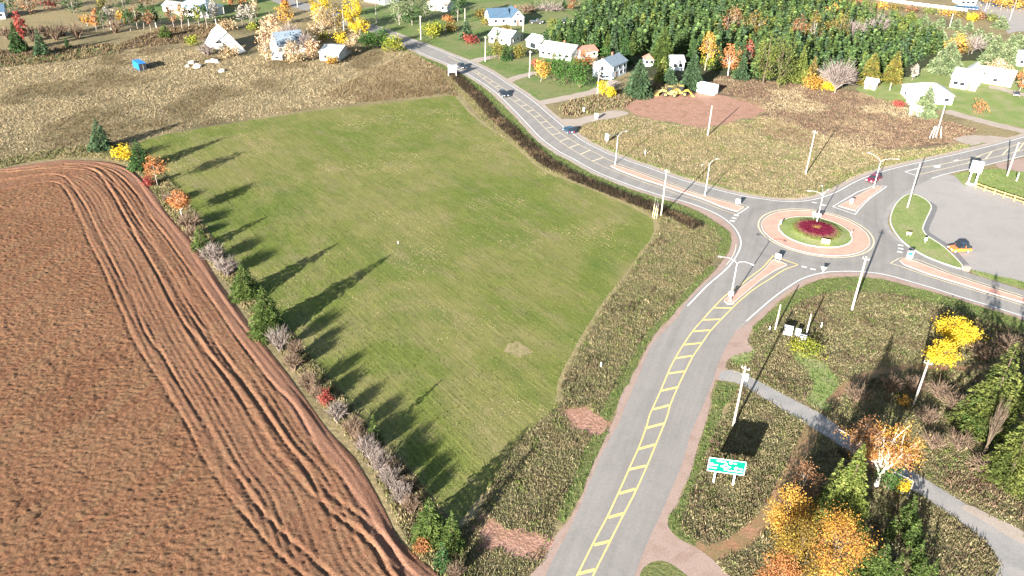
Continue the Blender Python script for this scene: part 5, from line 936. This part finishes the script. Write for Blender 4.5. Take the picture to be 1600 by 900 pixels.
house('house', 'white house cut by the right edge below the pale conifers', (1588,103), (1622,104), 8, 2.8, 1.9, 'white_siding', 'grey_roof', door=.6)
house('hall', 'long low building with pink-red roof at the top right edge', (1499,8), (1524,9), 9, 2.6, 2.0, 'white_siding', 'pink_roof', cat='building', wins=[('f', .2, 1.4, 1.6, 1.2), ('f', .5, 1.4, 1.6, 1.2), ('f', .8, 1.4, 1.6, 1.2)])
house('derelict_house', 'derelict grey-roofed house swallowed by leafless trees', (436,86), (478,81), 9, 3.2, 3.4, 'weathered_white', 'slate_roof', cat='house', wins=[('f', .3, 1.7, 1.1, 1.4), ('f', .7, 1.7, 1.1, 1.4), ('l', .5, 1.7, 1.1, 1.4), ('l', .5, 4.3, .9, 1.1)], door=.5)
house('shed', 'long white shed with white roof behind the orange bush', (500,94), (530,96), 12, 2.7, 1.1, 'weathered_white', 'white_roof', cat='shed', wins=[('f', .3, 1.4, 1.1, 1.0)])
house('shed', 'small low white hut in front of the derelict house', (425,93), (441,94), 3, 1.6, .5, 'weathered_white', 'pale_roof', cat='shed', wins=[('f', .5, .9, 1.4, .6)])
def barn():
    p, q = (323,73), (372,83); t = thing('collapsed_barn', 'collapsed white barn with tilted roof and dark gaping hole in dry grass', 'barn', at(*p), yaw(p, q)); L = (at(*q) - at(*p)).length
    MB().add([(0, 0, 0), (L * .55, 0, 0), (L * .55, 0, 2.2), (0, 0, 1.2), (L * .32, 3, 7.4), (0, 6, 0), (L * .55, 6, 0), (L * .55, 6, 2.2), (0, 6, 1.2)], [(0, 1, 2, 3), (1, 6, 7, 2), (0, 3, 8, 5), (5, 8, 7, 6)]).build('wall', MAT['weathered_white'], t)
    MB().add([(-.4, -.4, 1.1), (L * .36, -.4, 2.6), (L * .52, 3, 5.6), (L * .24, 3.2, 7.6), (-.2, 3.4, 5.2), (-.4, -.4, .95), (L * .36, -.4, 2.45), (L * .52, 3, 5.45), (L * .24, 3.2, 7.45), (-.2, 3.4, 5.05)], [(0, 1, 2, 3), (0, 3, 4), (8, 7, 6, 5), (9, 8, 5), (0, 5, 6, 1), (1, 6, 7, 2), (2, 7, 8, 3), (3, 8, 9, 4), (4, 9, 5, 0)]).build('roof', MAT['white_roof'], t)
    MB().add([(L * .24, 3.25, 7.4), (L * .6, 3.0, 4.8), (L * .6, 6.5, 1.5), (0, 6.6, 2.0)], [(0, 1, 2, 3)]).build('roof', MAT['weathered_white'], t)
    MB().box(L * .46, .9, 2.9, 2.9, .25, 2.0).box(L * .42, .5, 2.4, 1.2, .3, 1.3).build('broken_opening', MAT['dark_void'], t)
    MB().add([(L * .5, -.3, 3.6), (L * 1.05, -.6, .2), (L * 1.05, 3.0, .2), (L * .5, 3.6, 5.0), (L * .5, -.3, 3.4), (L * 1.05, -.6, .0), (L * 1.05, 3.0, .0), (L * .5, 3.6, 4.8)], [(0, 1, 2, 3), (7, 6, 5, 4), (0, 4, 5, 1), (1, 5, 6, 2), (2, 6, 7, 3), (3, 7, 4, 0)]).build('fallen_roof', MAT['weathered_white'], t)
    for i in range(6): MB().tube([(L * .3 + i * .7, -.6 - .2 * i, .1), (L * .36 + i * .5, .3, 1.2 + .3 * i)], .09, 4).build('plank', MAT['pole_wood'], t)
barn()
def container(name, label, p, q, D, H, mat, cat, open_end=False):
    t = thing(name, label, cat, at(*p), yaw(p, q)); L = (at(*q) - at(*p)).length; MB().box(L / 2, D / 2, H / 2 + .1, L, D, H).build('body', MAT[mat], t, bevel=.04)
    r = MB(); n = int(L / .6)
    for i in range(n): r.box((i + .5) * L / n, -.03, H / 2 + .1, L / n * .45, .08, H * .86); r.box((i + .5) * L / n, D / 2, H + .12, L / n * .45, D * .94, .06)
    r.build('rib', MAT[mat], t); d = MB().box(L + .04, D / 2, H / 2 + .1, .08, D * .9, H * .9).build('door', MAT['dark_void' if open_end else mat], t); MB().box(L + .1, D * .55, H / 2, .05, .06, H * .7).build('handle', MAT['rim'], d)
    return t
container('container', 'white box container at the back of the red clay yard', (1087.5,144), (1115,150), 2.8, 2.9, 'white_metal', 'container')
container('container', 'bright blue box with dark open end in the dry grass', (208.5,105), (218,111), 2.4, 2.2, 'blue_sheet', 'container', True)
for i, (x_, y_) in enumerate([(293,104), (300,98.5), (308,105), (313,103), (326,97), (334,96), (340,98), (347,112)]):
    m = MB(); s = .8 + .35 * (i % 3); bm = bmesh.new(); bmesh.ops.create_icosphere(bm, subdivisions=2, radius=s)
    for v in bm.verts: v.co *= rng.uniform(.8, 1.2); v.co.z = max(v.co.z * .7, -.1 * s)
    me = bpy.data.meshes.new('white_bale'); bm.to_mesh(me); bm.free(); me.materials.append(MAT['scrap']); tag(link('white_bale', me, None, at(x_, y_), i), 'whitish lump of scrap in the dry grass below the barn, %s from the left' % ORD[i], 'scrap', 'whitish lumps in the dry grass')
# ------------------------------------------------------------------ poles, lamps, signs
def pole(label, base, topy, arm=True, trafo=False, ang=None, rad=.14, group=None, mat='pole_wood', name='utility_pole', cat='pole'):
    h = height(base, topy); t = thing(name, label, cat, at(*base), ang if ang is not None else R(-35), group)
    far = pxm(at(*base)) < 6; k = 1.25 if far else 1.0
    MB().tube([(0, 0, -.2), (0, 0, h * .5), (0, 0, h)], [rad * 1.15 * k, rad * k, rad * .8 * k], 8).build('pole', MAT[mat], t)
    if arm:
        MB().box(0, .16, h - .55, 1.1, .09, .1).build('crossarm', MAT['pole_wood'], t)
        for x in (-.48, .0, .48): MB().tube([(x, .16, h - .5), (x, .16, h - .22)], [.05, .04], 6).build('insulator', MAT['galvanised'], t)
    if trafo: MB().tube([(.42, 0, h - 2.1), (.42, 0, h - 1.2)], .3, 12).build('transformer', MAT['galvanised'], t); MB().box(.15, 0, h - 1.6, .5, .1, .1).build('bracket', MAT['galvanised'], t)
    return t
pole('utility pole standing at the corner of the hay field by the ditch', (1032.7,337), 264.3)
pole('tall pale utility pole in the weeds just below the roundabout', (1331,484), 401, rad=.18)
pole('utility pole with grey transformer between the road and the footpath', (1145.5,666), 571.8, trafo=True)
pole('utility pole in the scrub above the roundabout', (1258.7,272.5), 203.7)
pole('pale pole at the tip of the grass island by the parking lot', (1417.5,325), 255, False)
pole('pale pole on the grass right of the tall shop sign', (1573.3,275.3), 222, False)
pole('utility pole beside the golden yellow tree', (1427.5,632.5), 563.7)
pole('pole at the mouth of the drive to the white bungalow', (758.2,96.2), 56.5); pole('pole beside the small golden tree across the road', (827.2,121), 79)
pole('leaning-shadow pole in front of the white hip-roofed house', (1462,214.5), 160); pole('slim pole at the lower edge of the red clay yard', (1105.5,212.5), 165, False)
pole('pole behind the two small lemon yellow trees', (933.5,147), 113); pole('pole beside the yellow-green hedge bushes', (657.6,62), 24); pole('pole on the far lawn left of the grey-green trees', (588.5,37), 4); pole('pole right of the tall dark green tree', (726.5,37), 13, False); pole('thin grey pole above the white garage', (816.6,64), 27, False)
pole('pole beside the far road at the orange tree', (466,20), -3); pole('pole half hidden by yellow trees above the derelict house', (537.5,48), 8, False); pole('short pole on the lawn of the far white house', (351,27), 11, False); pole('pole at the top edge above the plantation', (1284,18), -6, False)
pole('pole on the far pasture among the pale pines', (1483,44), 21, False); pole('pale pole at the edge of the far paved yard', (1577,32), 14, False); pole('thin pole near the pink-red roofed building', (1539,17), 4, False); pole('white post on the lawn below the right pine', (1390,141), 129, False, rad=.1); pole('slim pole at the drive of the grey-roofed house', (955,112), 95, False, rad=.09)
pole('bare post left of the white utility cabinets', (1211,515.5), 475.5, False, rad=.13); pole('bare post standing against the smallest utility cabinet', (1259.5,524), 490.5, False, rad=.13)
for b_, ty, l_ in [((1202,516),510,'short stub post at the roadside left of the cabinets'), ((1283,511),504,'short yellow stub post right of the cabinets'), ((939,573),566,'short white marker post in the weeds beside the hay field'), ((622,381),377,'tiny whitish stake alone in the hay field'), ((1008,240.5),234,'white marker post beside the road above the island'), ((1588,283),270,'thin white post at the right edge on the grass')]: pole(l_, b_, ty, False, rad=.05 if 'tiny' in l_ else .09, name='marker_post', cat='post', mat='white_metal')
for i, (b_, tp) in enumerate([((1019.5,339), (1023,319)), ((1022,341.5), (1026,322)), ((1025.5,342), (1028,326))]):
    a = at(*b_); hh_ = height(b_, tp[1]); c = at(tp[0], tp[1], hh_ * .95) - a; t = thing('guy_guard', ['first','second','third'][i] + ' from the left of the three slanting pale guards beside the corner pole', 'guy wire guard', a); MB().tube([(0, 0, 0), c * .5, c], .07, 6).build('guard', MAT['sign_yellow'], t); MB().tube([c, c * 1.6], .015, 4).build('wire', MAT['galvanised'], t)
for i, (x_, dx) in enumerate([(1452,-9),(1457,-5),(1470,5)]):
    a = at(x_, 216); t = thing('guy_guard', ['left','middle','right'][i] + ' slanting pale guard at the pole in front of the hip-roofed house', 'guy wire guard', a); c = Vector((-dx * .1, .5, 3.2)); MB().tube([(0, 0, 0), c], .07, 6).build('guard', MAT['white_metal'], t)
def lamp(label, base, fork, ends, sign=False):
    g = at(*base); h = height(base, fork[1]); t = thing('street_lamp', label, 'street lamp', g); MB().tube([(0, 0, 0), (0, 0, h * .5), (0, 0, h + .1)], [.12, .1, .075], 8).build('mast', MAT['galvanised'], t); MB().tube([(0, 0, 0), (0, 0, .35)], .22, 8).build('foot', MAT['concrete'], t)
    for e in ends:
        hz = h + 1.0; v = at(e[0], e[1], hz) - g; d = Vector((v.x, v.y, 0)); ln = min(d.length, 3.2); d.normalize(); n = [(0, 0, h), d * ln * .18 + Vector((0, 0, h + .55)), d * ln * .5 + Vector((0, 0, h + .9)), d * ln + Vector((0, 0, h + 1.0))]
        a = MB().tube(n, [.05, .042, .036, .032], 6).build('arm', MAT['galvanised'], t); c = d * (ln + .3) + Vector((0, 0, h + 1.0)); MB().box(c.x, c.y, c.z, .7, .24, .12, math.atan2(d.y, d.x), .8).build('luminaire', MAT['galvanised'], a); 
    return t
lamp('double-armed street lamp on the near end of the long island, upper left', (961.3,256.3), (964.8,213.5), [(977,205), (950,213)])
lamp('double-armed street lamp in the middle of the upper left island', (1101.3,305.5), (1108.3,257.5), [(1119,248.5), (1098,257)])
lamp('double-armed street lamp on the round end of the southern island', (1140.7,470.8), (1149.7,412.3), [(1128,401), (1173,412)])
lamp('double-armed street lamp on the right-hand island beside the maroon car', (1365,293.7), (1375.5,253), [(1356,238), (1405,249)])
lamp('three-armed lamp mast in the middle of the roundabout flower bed', (1275,352), (1281.5,307), [(1266,298), (1283,285), (1293,297)])
def sign(label, base, topy, bw, bh, mat, face=None, shape='rect', posts=1, name='road_sign', back=False, prad=.04, cat='sign', border=None, deco=None, group=None):
    g = at(*base); h = height(base, topy); t = thing(name, label, cat, g, (face if face is not None else math.atan2(-g.y, -g.x)) + math.pi / 2, group)
    for x in ([0] if posts == 1 else [-bw * .32, bw * .32]): MB().tube([(x, 0, 0), (x, 0, h - .05)], prad, 6).build('post', MAT['galvanised'], t)
    if shape == 'rect': MB().box(0, -prad - .03, h - bh / 2, bw, .035, bh).build('board', MAT[mat], t, bevel=.01)
    else: MB().add([(-bw / 2, -.07, h), (bw / 2, -.07, h), (0, -.07, h - bh), (-bw / 2, -.04, h), (bw / 2, -.04, h), (0, -.04, h - bh)], [(0, 2, 1), (3, 4, 5), (0, 1, 4, 3), (1, 2, 5, 4), (2, 0, 3, 5)]).build('board', MAT[mat], t)
    if deco:
        for dm, shp in deco:
            o = MB()
            for x, z, w_, h_, rot in shp:
                c, s = math.cos(rot), math.sin(rot); y = -prad - .055; P_ = [(-w_/2, -h_/2), (w_/2, -h_/2), (w_/2, h_/2), (-w_/2, h_/2)]
                o.quad(*[(x + a * c - b * s, y, h - bh / 2 + z + a * s + b * c) for a, b in P_])
            o.build('marking', MAT[dm], t)
    return t
ARW = [('sign_teal', [(-.12, .1, .1, .5, .0), (.12, -.2, .12, .4, .7)])]; S0 = R(-95)
sign('white keep-right sign at the tip of the southern island', (1215,406.5), 396.5, 1.1, 1.0, 'sign_white', R(-120), posts=2, deco=[('black_plastic', [(-.15, .05, .1, .5, .4), (.1, -.2, .35, .1, 0)])])
sign('white keep-right sign at the tip of the upper left island', (1152,321.5), 311, 1.0, 1.0, 'sign_white', R(-100), deco=ARW); sign('small white keep-right sign on the right-hand island', (1329,320), 310.5, 1.0, .9, 'sign_white', R(-70), posts=2, deco=ARW)
sign('teal and white sign at the tip of the lower right island', (1420,405), 392, 1.2, 1.6, 'sign_white', R(-90), posts=2, deco=[('sign_teal', [(0, .2, .9, .7, 0), (0, -.45, .9, .3, 0)])])
sign('white triangular give-way sign below the roundabout', (1285,427), 417, 1.1, .95, 'sign_white', R(-100), 'tri', deco=[('red_lens', [(0, .2, .5, .1, 0)])]); sign('yellow and white sign fixed by the southern lamp', (1141,467), 455, .8, .9, 'sign_white', R(-100), deco=[('sign_yellow', [(0, .1, .5, .4, .78)])])
sign('white chevron board behind the flower bed of the roundabout', (1274,346), 333, 1.7, .75, 'sign_white', R(-110), posts=2, deco=[('black_plastic', [(-.5, .08, .12, .35, .6), (-.5, -.12, .12, .35, -.6), (0, .08, .12, .35, .6), (0, -.12, .12, .35, -.6), (.5, .08, .12, .35, .6), (.5, -.12, .12, .35, -.6)])])
sign('pale yellow board on the near rim of the roundabout', (1289,382.5), 373.5, 1.6, .95, 'sign_yellow', R(-110), posts=2); sign('thin white sign on the left rim of the roundabout', (1219.5,352.5), 344, .35, .8, 'sign_white', R(-150)); sign('thin white post sign on the right rim of the roundabout', (1328.5,370), 361, .25, .7, 'sign_white', R(-60))
sign('small pale yellow sign on the grass island', (1419,369), 362.5, 1.0, .55, 'sign_yellow', R(-100), posts=2); sign('small white sign at the kerb of the grass island', (1445,380), 371, .5, .7, 'sign_white', R(-100))
sign('white sign at the drive to the red clay yard', (931.5,186.5), 177, .9, 1.4, 'sign_white', R(-110), posts=2); sign('small pale green sign in the roadside scrub', (912,177.5), 168, .5, 1.2, 'sign_white', R(-110), deco=[('sign_green', [(0, -.2, .4, .6, 0)])]); sign('white warning board beside the road near the long island', (947.5,223), 209, .85, 1.7, 'sign_white', R(-120), deco=[('black_plastic', [(0, .3, .5, .12, 0)])])
def back_sign():
    b = (706.8,120); g = at(*b); h = height(b, 101); t = thing('direction_sign', 'pale back of a two-post direction sign beside the far road', 'sign', g, yaw((702,120), (711.8,120)))
    for x in (-1.25, 1.25): MB().box(x, 0, h / 2, .26, .14, h).build('post', MAT['galvanised'], t)
    MB().box(0, .13, h - 1.4, 2.5, .08, 2.5).build('board', MAT['sign_back'], t); MB().box(0, .18, h - 1.4, 2.5, .02, 2.5).build('face', MAT['sign_green'], t)
back_sign()
def green_sign():
    p, q = (1114.4,754.5), (1144.8,758.7); a, b = at(*p), at(*q); t = thing('direction_sign', 'green roundabout direction sign on two white posts in the weeds', 'sign', (a + b) / 2, yaw(p, q)); sp_ = (b - a).length
    zb = height((1129.5,756.5), 739) ; zt = height((1129.5,756.5), 718); W_ = 4.55; H_ = zt - zb
    for x in (-sp_ / 2, sp_ / 2): MB().box(x, .08, zt / 2 - .1, .2, .1, zt - .1).build('post', MAT['white_metal'], t)
    MB().box(0, 0, (zb + zt) / 2, W_, .05, H_).build('board', MAT['sign_green'], t)
    e = MB(); y = -.032; zc = (zb + zt) / 2
    for z_ in (-1, 1): e.box(0, y, zc + z_ * (H_ / 2 - .05), W_ - .02, .012, .08)
    for x_ in (-1, 1): e.box(x_ * (W_ / 2 - .05), y, zc, .08, .012, H_ - .2)
    e.build('border', MAT['sign_white'], t); H2 = H_ / 2
    def disc(m, x, z, r, n=14): m.add([(x, y - .006, z)] + [(x + r * math.cos(6.2832 * i / n), y - .006, z + r * math.sin(6.2832 * i / n)) for i in range(n)], [(0, 1 + (i + 1) % n, 1 + i) for i in range(n)])
    def words(m, x, z, w, hgt, n):
        cw = w / n
        for i in range(n): m.box(x - w / 2 + (i + .5) * cw, y, z, cw * .55, .012, hgt * (.75 + .25 * (i % 2))); 
    s = MB(); cz = zc - H2 * .05; n = 20; R0, R1 = .2, .34
    s.add([(r * math.cos(6.2832 * i / n) - .12, y - .005, cz + r * math.sin(6.2832 * i / n)) for r in (R0, R1) for i in range(n)], [(i, (i + 1) % n, n + (i + 1) % n, n + i) for i in range(n)])
    for ang in (0, 1.5708, 3.1416, 4.7124):
        c_, s_ = math.cos(ang), math.sin(ang); s.add([(-.12 + r * c_ - w_ * s_, y - .005, cz + r * s_ + w_ * c_) for r, w_ in ((.33, .09), (.33, -.09), (.5, -.13), (.5, .13), (.66, 0))], [(0, 1, 2, 4, 3)])
    s.build('roundabout_symbol', MAT['sign_white'], t)
    w = MB(); words(w, -.75, zc + H2 * .62, 1.15, .26, 7); words(w, .95, zc + H2 * .55, .4, .24, 3); words(w, -1.35, zc - H2 * .0, .6, .22, 4); words(w, -1.62, zc - H2 * .45, 1.0, .2, 7); words(w, 1.78, zc - H2 * .15, .5, .24, 3); words(w, 1.05, zc - H2 * .55, 1.9, .2, 12); w.build('lettering', MAT['sign_white'], t)
    d = MB(); disc(d, .42, zc + H2 * .6, .22); disc(d, -1.9, zc + H2 * .05, .24); disc(d, 1.18, zc - H2 * .1, .23); d.build('route_marker', MAT['sign_white'], t)
green_sign()
def pylon():
    b = (1517.5,288.5); g = at(*b); h = height(b, 252); t = thing('shop_sign', 'tall white roadside shop sign with teal panel on two white posts', 'sign', g, R(-28)); zb = height(b, 269)
    for x in (-.75, .75): MB().box(x, 0, zb / 2 + .1, .28, .3, zb + .3).build('post', MAT['white_metal'], t)
    MB().box(0, 0, .12, 2.4, .9, .24).build('plinth', MAT['concrete'], t); bo = MB().box(0, 0, (zb + h) / 2, 2.5, .55, h - zb).build('board', MAT['sign_white'], t, bevel=.05)
    m = MB(); 
    for i in range(6): m.box(-.75 + i * .3, -.285, zb + .65, .2, .02, .42 * (.8 + .2 * (i % 2)))
    m.build('lettering', MAT['sign_teal'], bo); MB().box(-.1, -.283, zb + .3, 1.9, .02, .14).build('teal_band', MAT['sign_teal'], bo)
pylon()
for i, (p_, s_, l_) in enumerate([((1230.5,521.5), (1.35,1.0,1.15), 'largest of the three white utility cabinets'), ((1246,524), (.78,.7,.95), 'middle white utility cabinet of the three'), ((1253.5,534), (.95,.85,.95), 'right-hand white utility cabinet beside the yellow-green shrub')]):
    t = thing('utility_cabinet', l_, 'cabinet', at(*p_), R(-22)); w_, d_, h_ = s_; MB().box(0, 0, h_ / 2 + .1, w_, d_, h_).build('body', MAT['white_metal'], t, bevel=.03); MB().box(0, 0, h_ + .13, w_ + .1, d_ + .1, .06).build('lid', MAT['white_metal'], t); MB().box(0, 0, .06, w_ + .2, d_ + .2, .12).build('plinth', MAT['concrete'], t)
    dd = MB().box(0, -d_ / 2 - .015, h_ / 2 + .1, w_ * .8, .03, h_ * .8).build('door', MAT['white_metal'], t); MB().box(w_ * .3, -d_ / 2 - .05, h_ / 2, .05, .04, .16).build('handle', MAT['galvanised'], dd)
def frame_gate():
    a, b = at(1388,764), at(1418,779); t = thing('pipe_frame', 'grey pipe frame arching over the weeds beside the footpath', 'gate', a); v = b - a; h = height((1388,764), 737)
    for p in (Vector((0, 0, 0)), v): MB().tube([p, p + Vector((0, 0, h))], .05, 6).build('post', MAT['grey_pipe'], t)
    MB().tube([(0, 0, h), v + Vector((0, 0, h))], .05, 6).build('crossbar', MAT['grey_pipe'], t)
frame_gate()
def wood_fence():
    pts = [(1523.7,293.5), (1537.5,299), (1552.5,303.8), (1567.6,309), (1584,314.2), (1600,319.3), (1617,324.6)]; t = thing('rail_fence', 'yellow wooden rail fence along the edge of the parking lot', 'fence', at(*pts[0])); o = at(*pts[0]); P_ = [at(*p) - o for p in pts]
    for p in P_: MB().box(p.x, p.y, .7, .22, .22, 1.4).build('post', MAT['yellow_fence'], t)
    for a, b in zip(P_[:-1], P_[1:]):
        d = b - a; m_ = (a + b) / 2; y_ = math.atan2(d.y, d.x)
        for z_ in (.5, 1.22): MB().box(m_.x, m_.y, z_, d.length - .24, .1, .15, y_).build('rail', MAT['yellow_fence'], t)
wood_fence()
def white_fence():
    L_ = resample(g2([(1370,0), (1381,1.8), (1421,7.5), (1450,11.4), (1486,15.6), (1511,18.9)]), 5.0, False, False); o = Vector((*L_[0], 0)); t = thing('white_fence', 'long white board fence along the far pasture, top right', 'fence', o)
    for a, b in zip(L_[:-1], L_[1:]):
        d = b - a; m_ = (a + b) / 2 - L_[0]; y_ = math.atan2(d[1], d[0]); MB().box(a[0] - L_[0][0], a[1] - L_[0][1], .8, .18, .18, 1.6).build('post', MAT['white_metal'], t); MB().box(m_[0], m_[1], .85, np.hypot(*d) - .2, .08, 1.2, y_).build('board', MAT['white_metal'], t)
white_fence()
# ------------------------------------------------------------------ vehicles
def car(label, base, head, paint, L=4.5, Wd=1.8, H=1.5, name='car', cat='car', roofmat=None, group=None, pickup=False):
    """head: world angle the car points to"""
    t = thing(name, label, cat, at(base[0], base[1], .03), head, group); l = L / 2; w = Wd / 2; sill = .32; belt = H * .58
    prof = [(-l, .42), (-l + .06, belt * .93), (-l + .5, belt), (l * .42, belt), (l - .35, belt * .84), (l - .02, belt * .62), (l, .36), (l - .15, sill - .06), (-l + .2, sill - .06)]
    MB().prism(prof, -w, w).build('body', MAT[paint], t, bevel=.07)
    r0, r1 = (-l * .78, l * .34) if not pickup else (-l * .05, l * .42); f0, f1 = (r0 + .35, r1 - .75) if not pickup else (r0 + .15, r1 - .55); k = w * .78
    V = [(r0, -w * .93, belt - .02), (r1, -w * .93, belt - .02), (r1, w * .93, belt - .02), (r0, w * .93, belt - .02), (f0, -k, H - .05), (f1, -k, H - .05), (f1, k, H - .05), (f0, k, H - .05)]
    MB().add(V, [(0, 1, 5, 4), (1, 2, 6, 5), (2, 3, 7, 6), (3, 0, 4, 7), (4, 5, 6, 7)]).build('window', MAT['dark_glass'], t)
    MB().add([(f0 - .1, -k - .03, H - .09), (f1 + .12, -k - .03, H - .09), (f1 + .12, k + .03, H - .09), (f0 - .1, k + .03, H - .09), (f0, -k * .92, H), (f1, -k * .92, H), (f1, k * .92, H), (f0, k * .92, H)], [(0, 3, 2, 1), (0, 1, 5, 4), (1, 2, 6, 5), (2, 3, 7, 6), (3, 0, 4, 7), (4, 5, 6, 7)]).build('roof', MAT[roofmat or paint], t)
    for s in (-1, 1):
        for xm, xt in ((f0 + (f1 - f0) * .5, f0 + (f1 - f0) * .5),): MB().tube([(xm, s * w * .95, belt - .05), (xt, s * (k + .02), H - .07)], .05, 4).build('pillar', MAT[paint], t)
        MB().box(r1 - .35, s * (w + .1), belt + .1, .16, .2, .13).build('mirror', MAT[paint], t); MB().box(l - .12, s * w * .68, belt * .72, .2, .34, .16).build('headlight', MAT['lamp_glass'], t); MB().box(-l + .02, s * w * .75, belt * .8, .1, .26, .22).build('tail_light', MAT['red_lens'], t)
        for x in (-l * .6, l * .62):
            ty = MB().tube([(x, s * (w - .2), .33), (x, s * (w + .02), .33)], .33, 16).build('wheel', MAT['tyre'], t); MB().tube([(x, s * (w + .0), .33), (x, s * (w + .035), .33)], .2, 10).build('rim', MAT['rim'], ty)
    MB().box(l + .0, 0, .45, .08, Wd * .8, .16).box(-l, 0, .45, .08, Wd * .8, .16).build('bumper', MAT['black_plastic'], t); MB().box(-l - .03, 0, belt * .72, .03, .45, .14).build('number_plate', MAT['sign_white'], t)
    return t
car('maroon car entering the roundabout from the right-hand road', (1364,283), yaw((1372,277), (1354,285)), 'maroon_paint', H=1.6)
car('orange car with black roof parked in the lot', (1498,392), yaw((1513,390), (1482,390.5)), 'orange_paint', 4.3, 1.85, 1.62, roofmat='black_paint')
car('dark blue car driving away on the upper road', (888,206), yaw((898,211), (877,195)), 'blue_paint', H=1.6)
car('black car on the upper road nearing the roundabout', (787,149.5), yaw((775,140), (797,157)), 'navy_paint', 4.6, 1.85, 1.6)
car('dark car on the far road behind the direction sign', (722,106), yaw((712,100), (733,112.5)), 'navy_paint', H=1.55)
car('dark car parked on the lawn at the right edge', (1588,149), R(60), 'navy_paint'); car('black pickup parked beside the blue-roofed house', (838,36.5), R(-10), 'black_paint', 5.6, 2.0, 1.85, 'pickup_truck', 'pickup', pickup=True); car('dark car parked on the far lawn beside the plantation', (886,36), R(0), 'black_paint', H=1.7)
car('left dark car of the pair on the far paved yard', (1543,27), R(20), 'black_paint'); car('right dark car of the pair on the far paved yard', (1553,28), R(20), 'navy_paint'); car('silver car beside the two-storey house', (947,124), R(20), 'silver_paint')
for k in range(6): car('small blue vehicle below the pink-red roofed building, %s from the left' % ORD[k], (1496 + k * 5.6, 13 + k * .5), R(80), 'bright_blue_paint', 4.0, 1.7, 1.5, group='row of blue vehicles')
def loader(label, base, head):
    t = thing('wheel_loader', label, 'loader', at(*base), head)
    MB().prism([(-2.6, .7), (-2.6, 1.9), (-.6, 2.0), (-.2, 1.3), (1.2, 1.2), (1.2, .7)], -1.0, 1.0).build('body', MAT['machine_yellow'], t, bevel=.06); MB().box(-.3, 0, 2.3, 1.3, 1.3, 1.5, 0, .85).build('cab', MAT['dark_glass'], t); MB().box(-.3, 0, 3.1, 1.4, 1.4, .12).build('cab_roof', MAT['machine_yellow'], t)
    for s in (-1, 1):
        MB().tube([(.6, s * .6, 1.4), (2.0, s * .6, 1.7), (3.2, s * .6, .7)], .14, 6).build('arm', MAT['machine_yellow'], t)
        for x in (-1.8, .9):
            w_ = MB().tube([(x, s * .8, .7), (x, s * 1.3, .7)], .7, 16).build('wheel', MAT['tyre'], t); MB().tube([(x, s * 1.28, .7), (x, s * 1.33, .7)], .35, 10).build('rim', MAT['machine_yellow'], w_)
    MB().prism([(3.0, .15), (4.1, .1), (4.1, .2), (3.3, .5), (3.1, 1.2), (2.95, 1.2)], -1.4, 1.4).build('bucket', MAT['machine_yellow'], t)
loader('yellow loader parked at the back of the red clay yard', (1044,150), R(170)); loader('yellow machine with raised arm right of the first loader', (1064,149), R(-5))
# debris along the drive: a pale boulder and the garden frame by the plantation
t = thing('white_trailer', 'small white trailer in the clearing beside the plantation', 'trailer', at(993,73), R(-10)); MB().box(0, 0, 1.3, 4.2, 2.0, 1.9).build('body', MAT['white_metal'], t, bevel=.15); MB().box(0, -1.02, 1.5, 1.0, .04, .6).build('window', MAT['dark_glass'], t); [MB().tube([(0, s * .8, .35), (0, s * 1.02, .35)], .35, 12).build('wheel', MAT['tyre'], t) for s in (-1, 1)]; MB().tube([(2.1, 0, .6), (3.2, 0, .5)], .06, 5).build('drawbar', MAT['galvanised'], t)
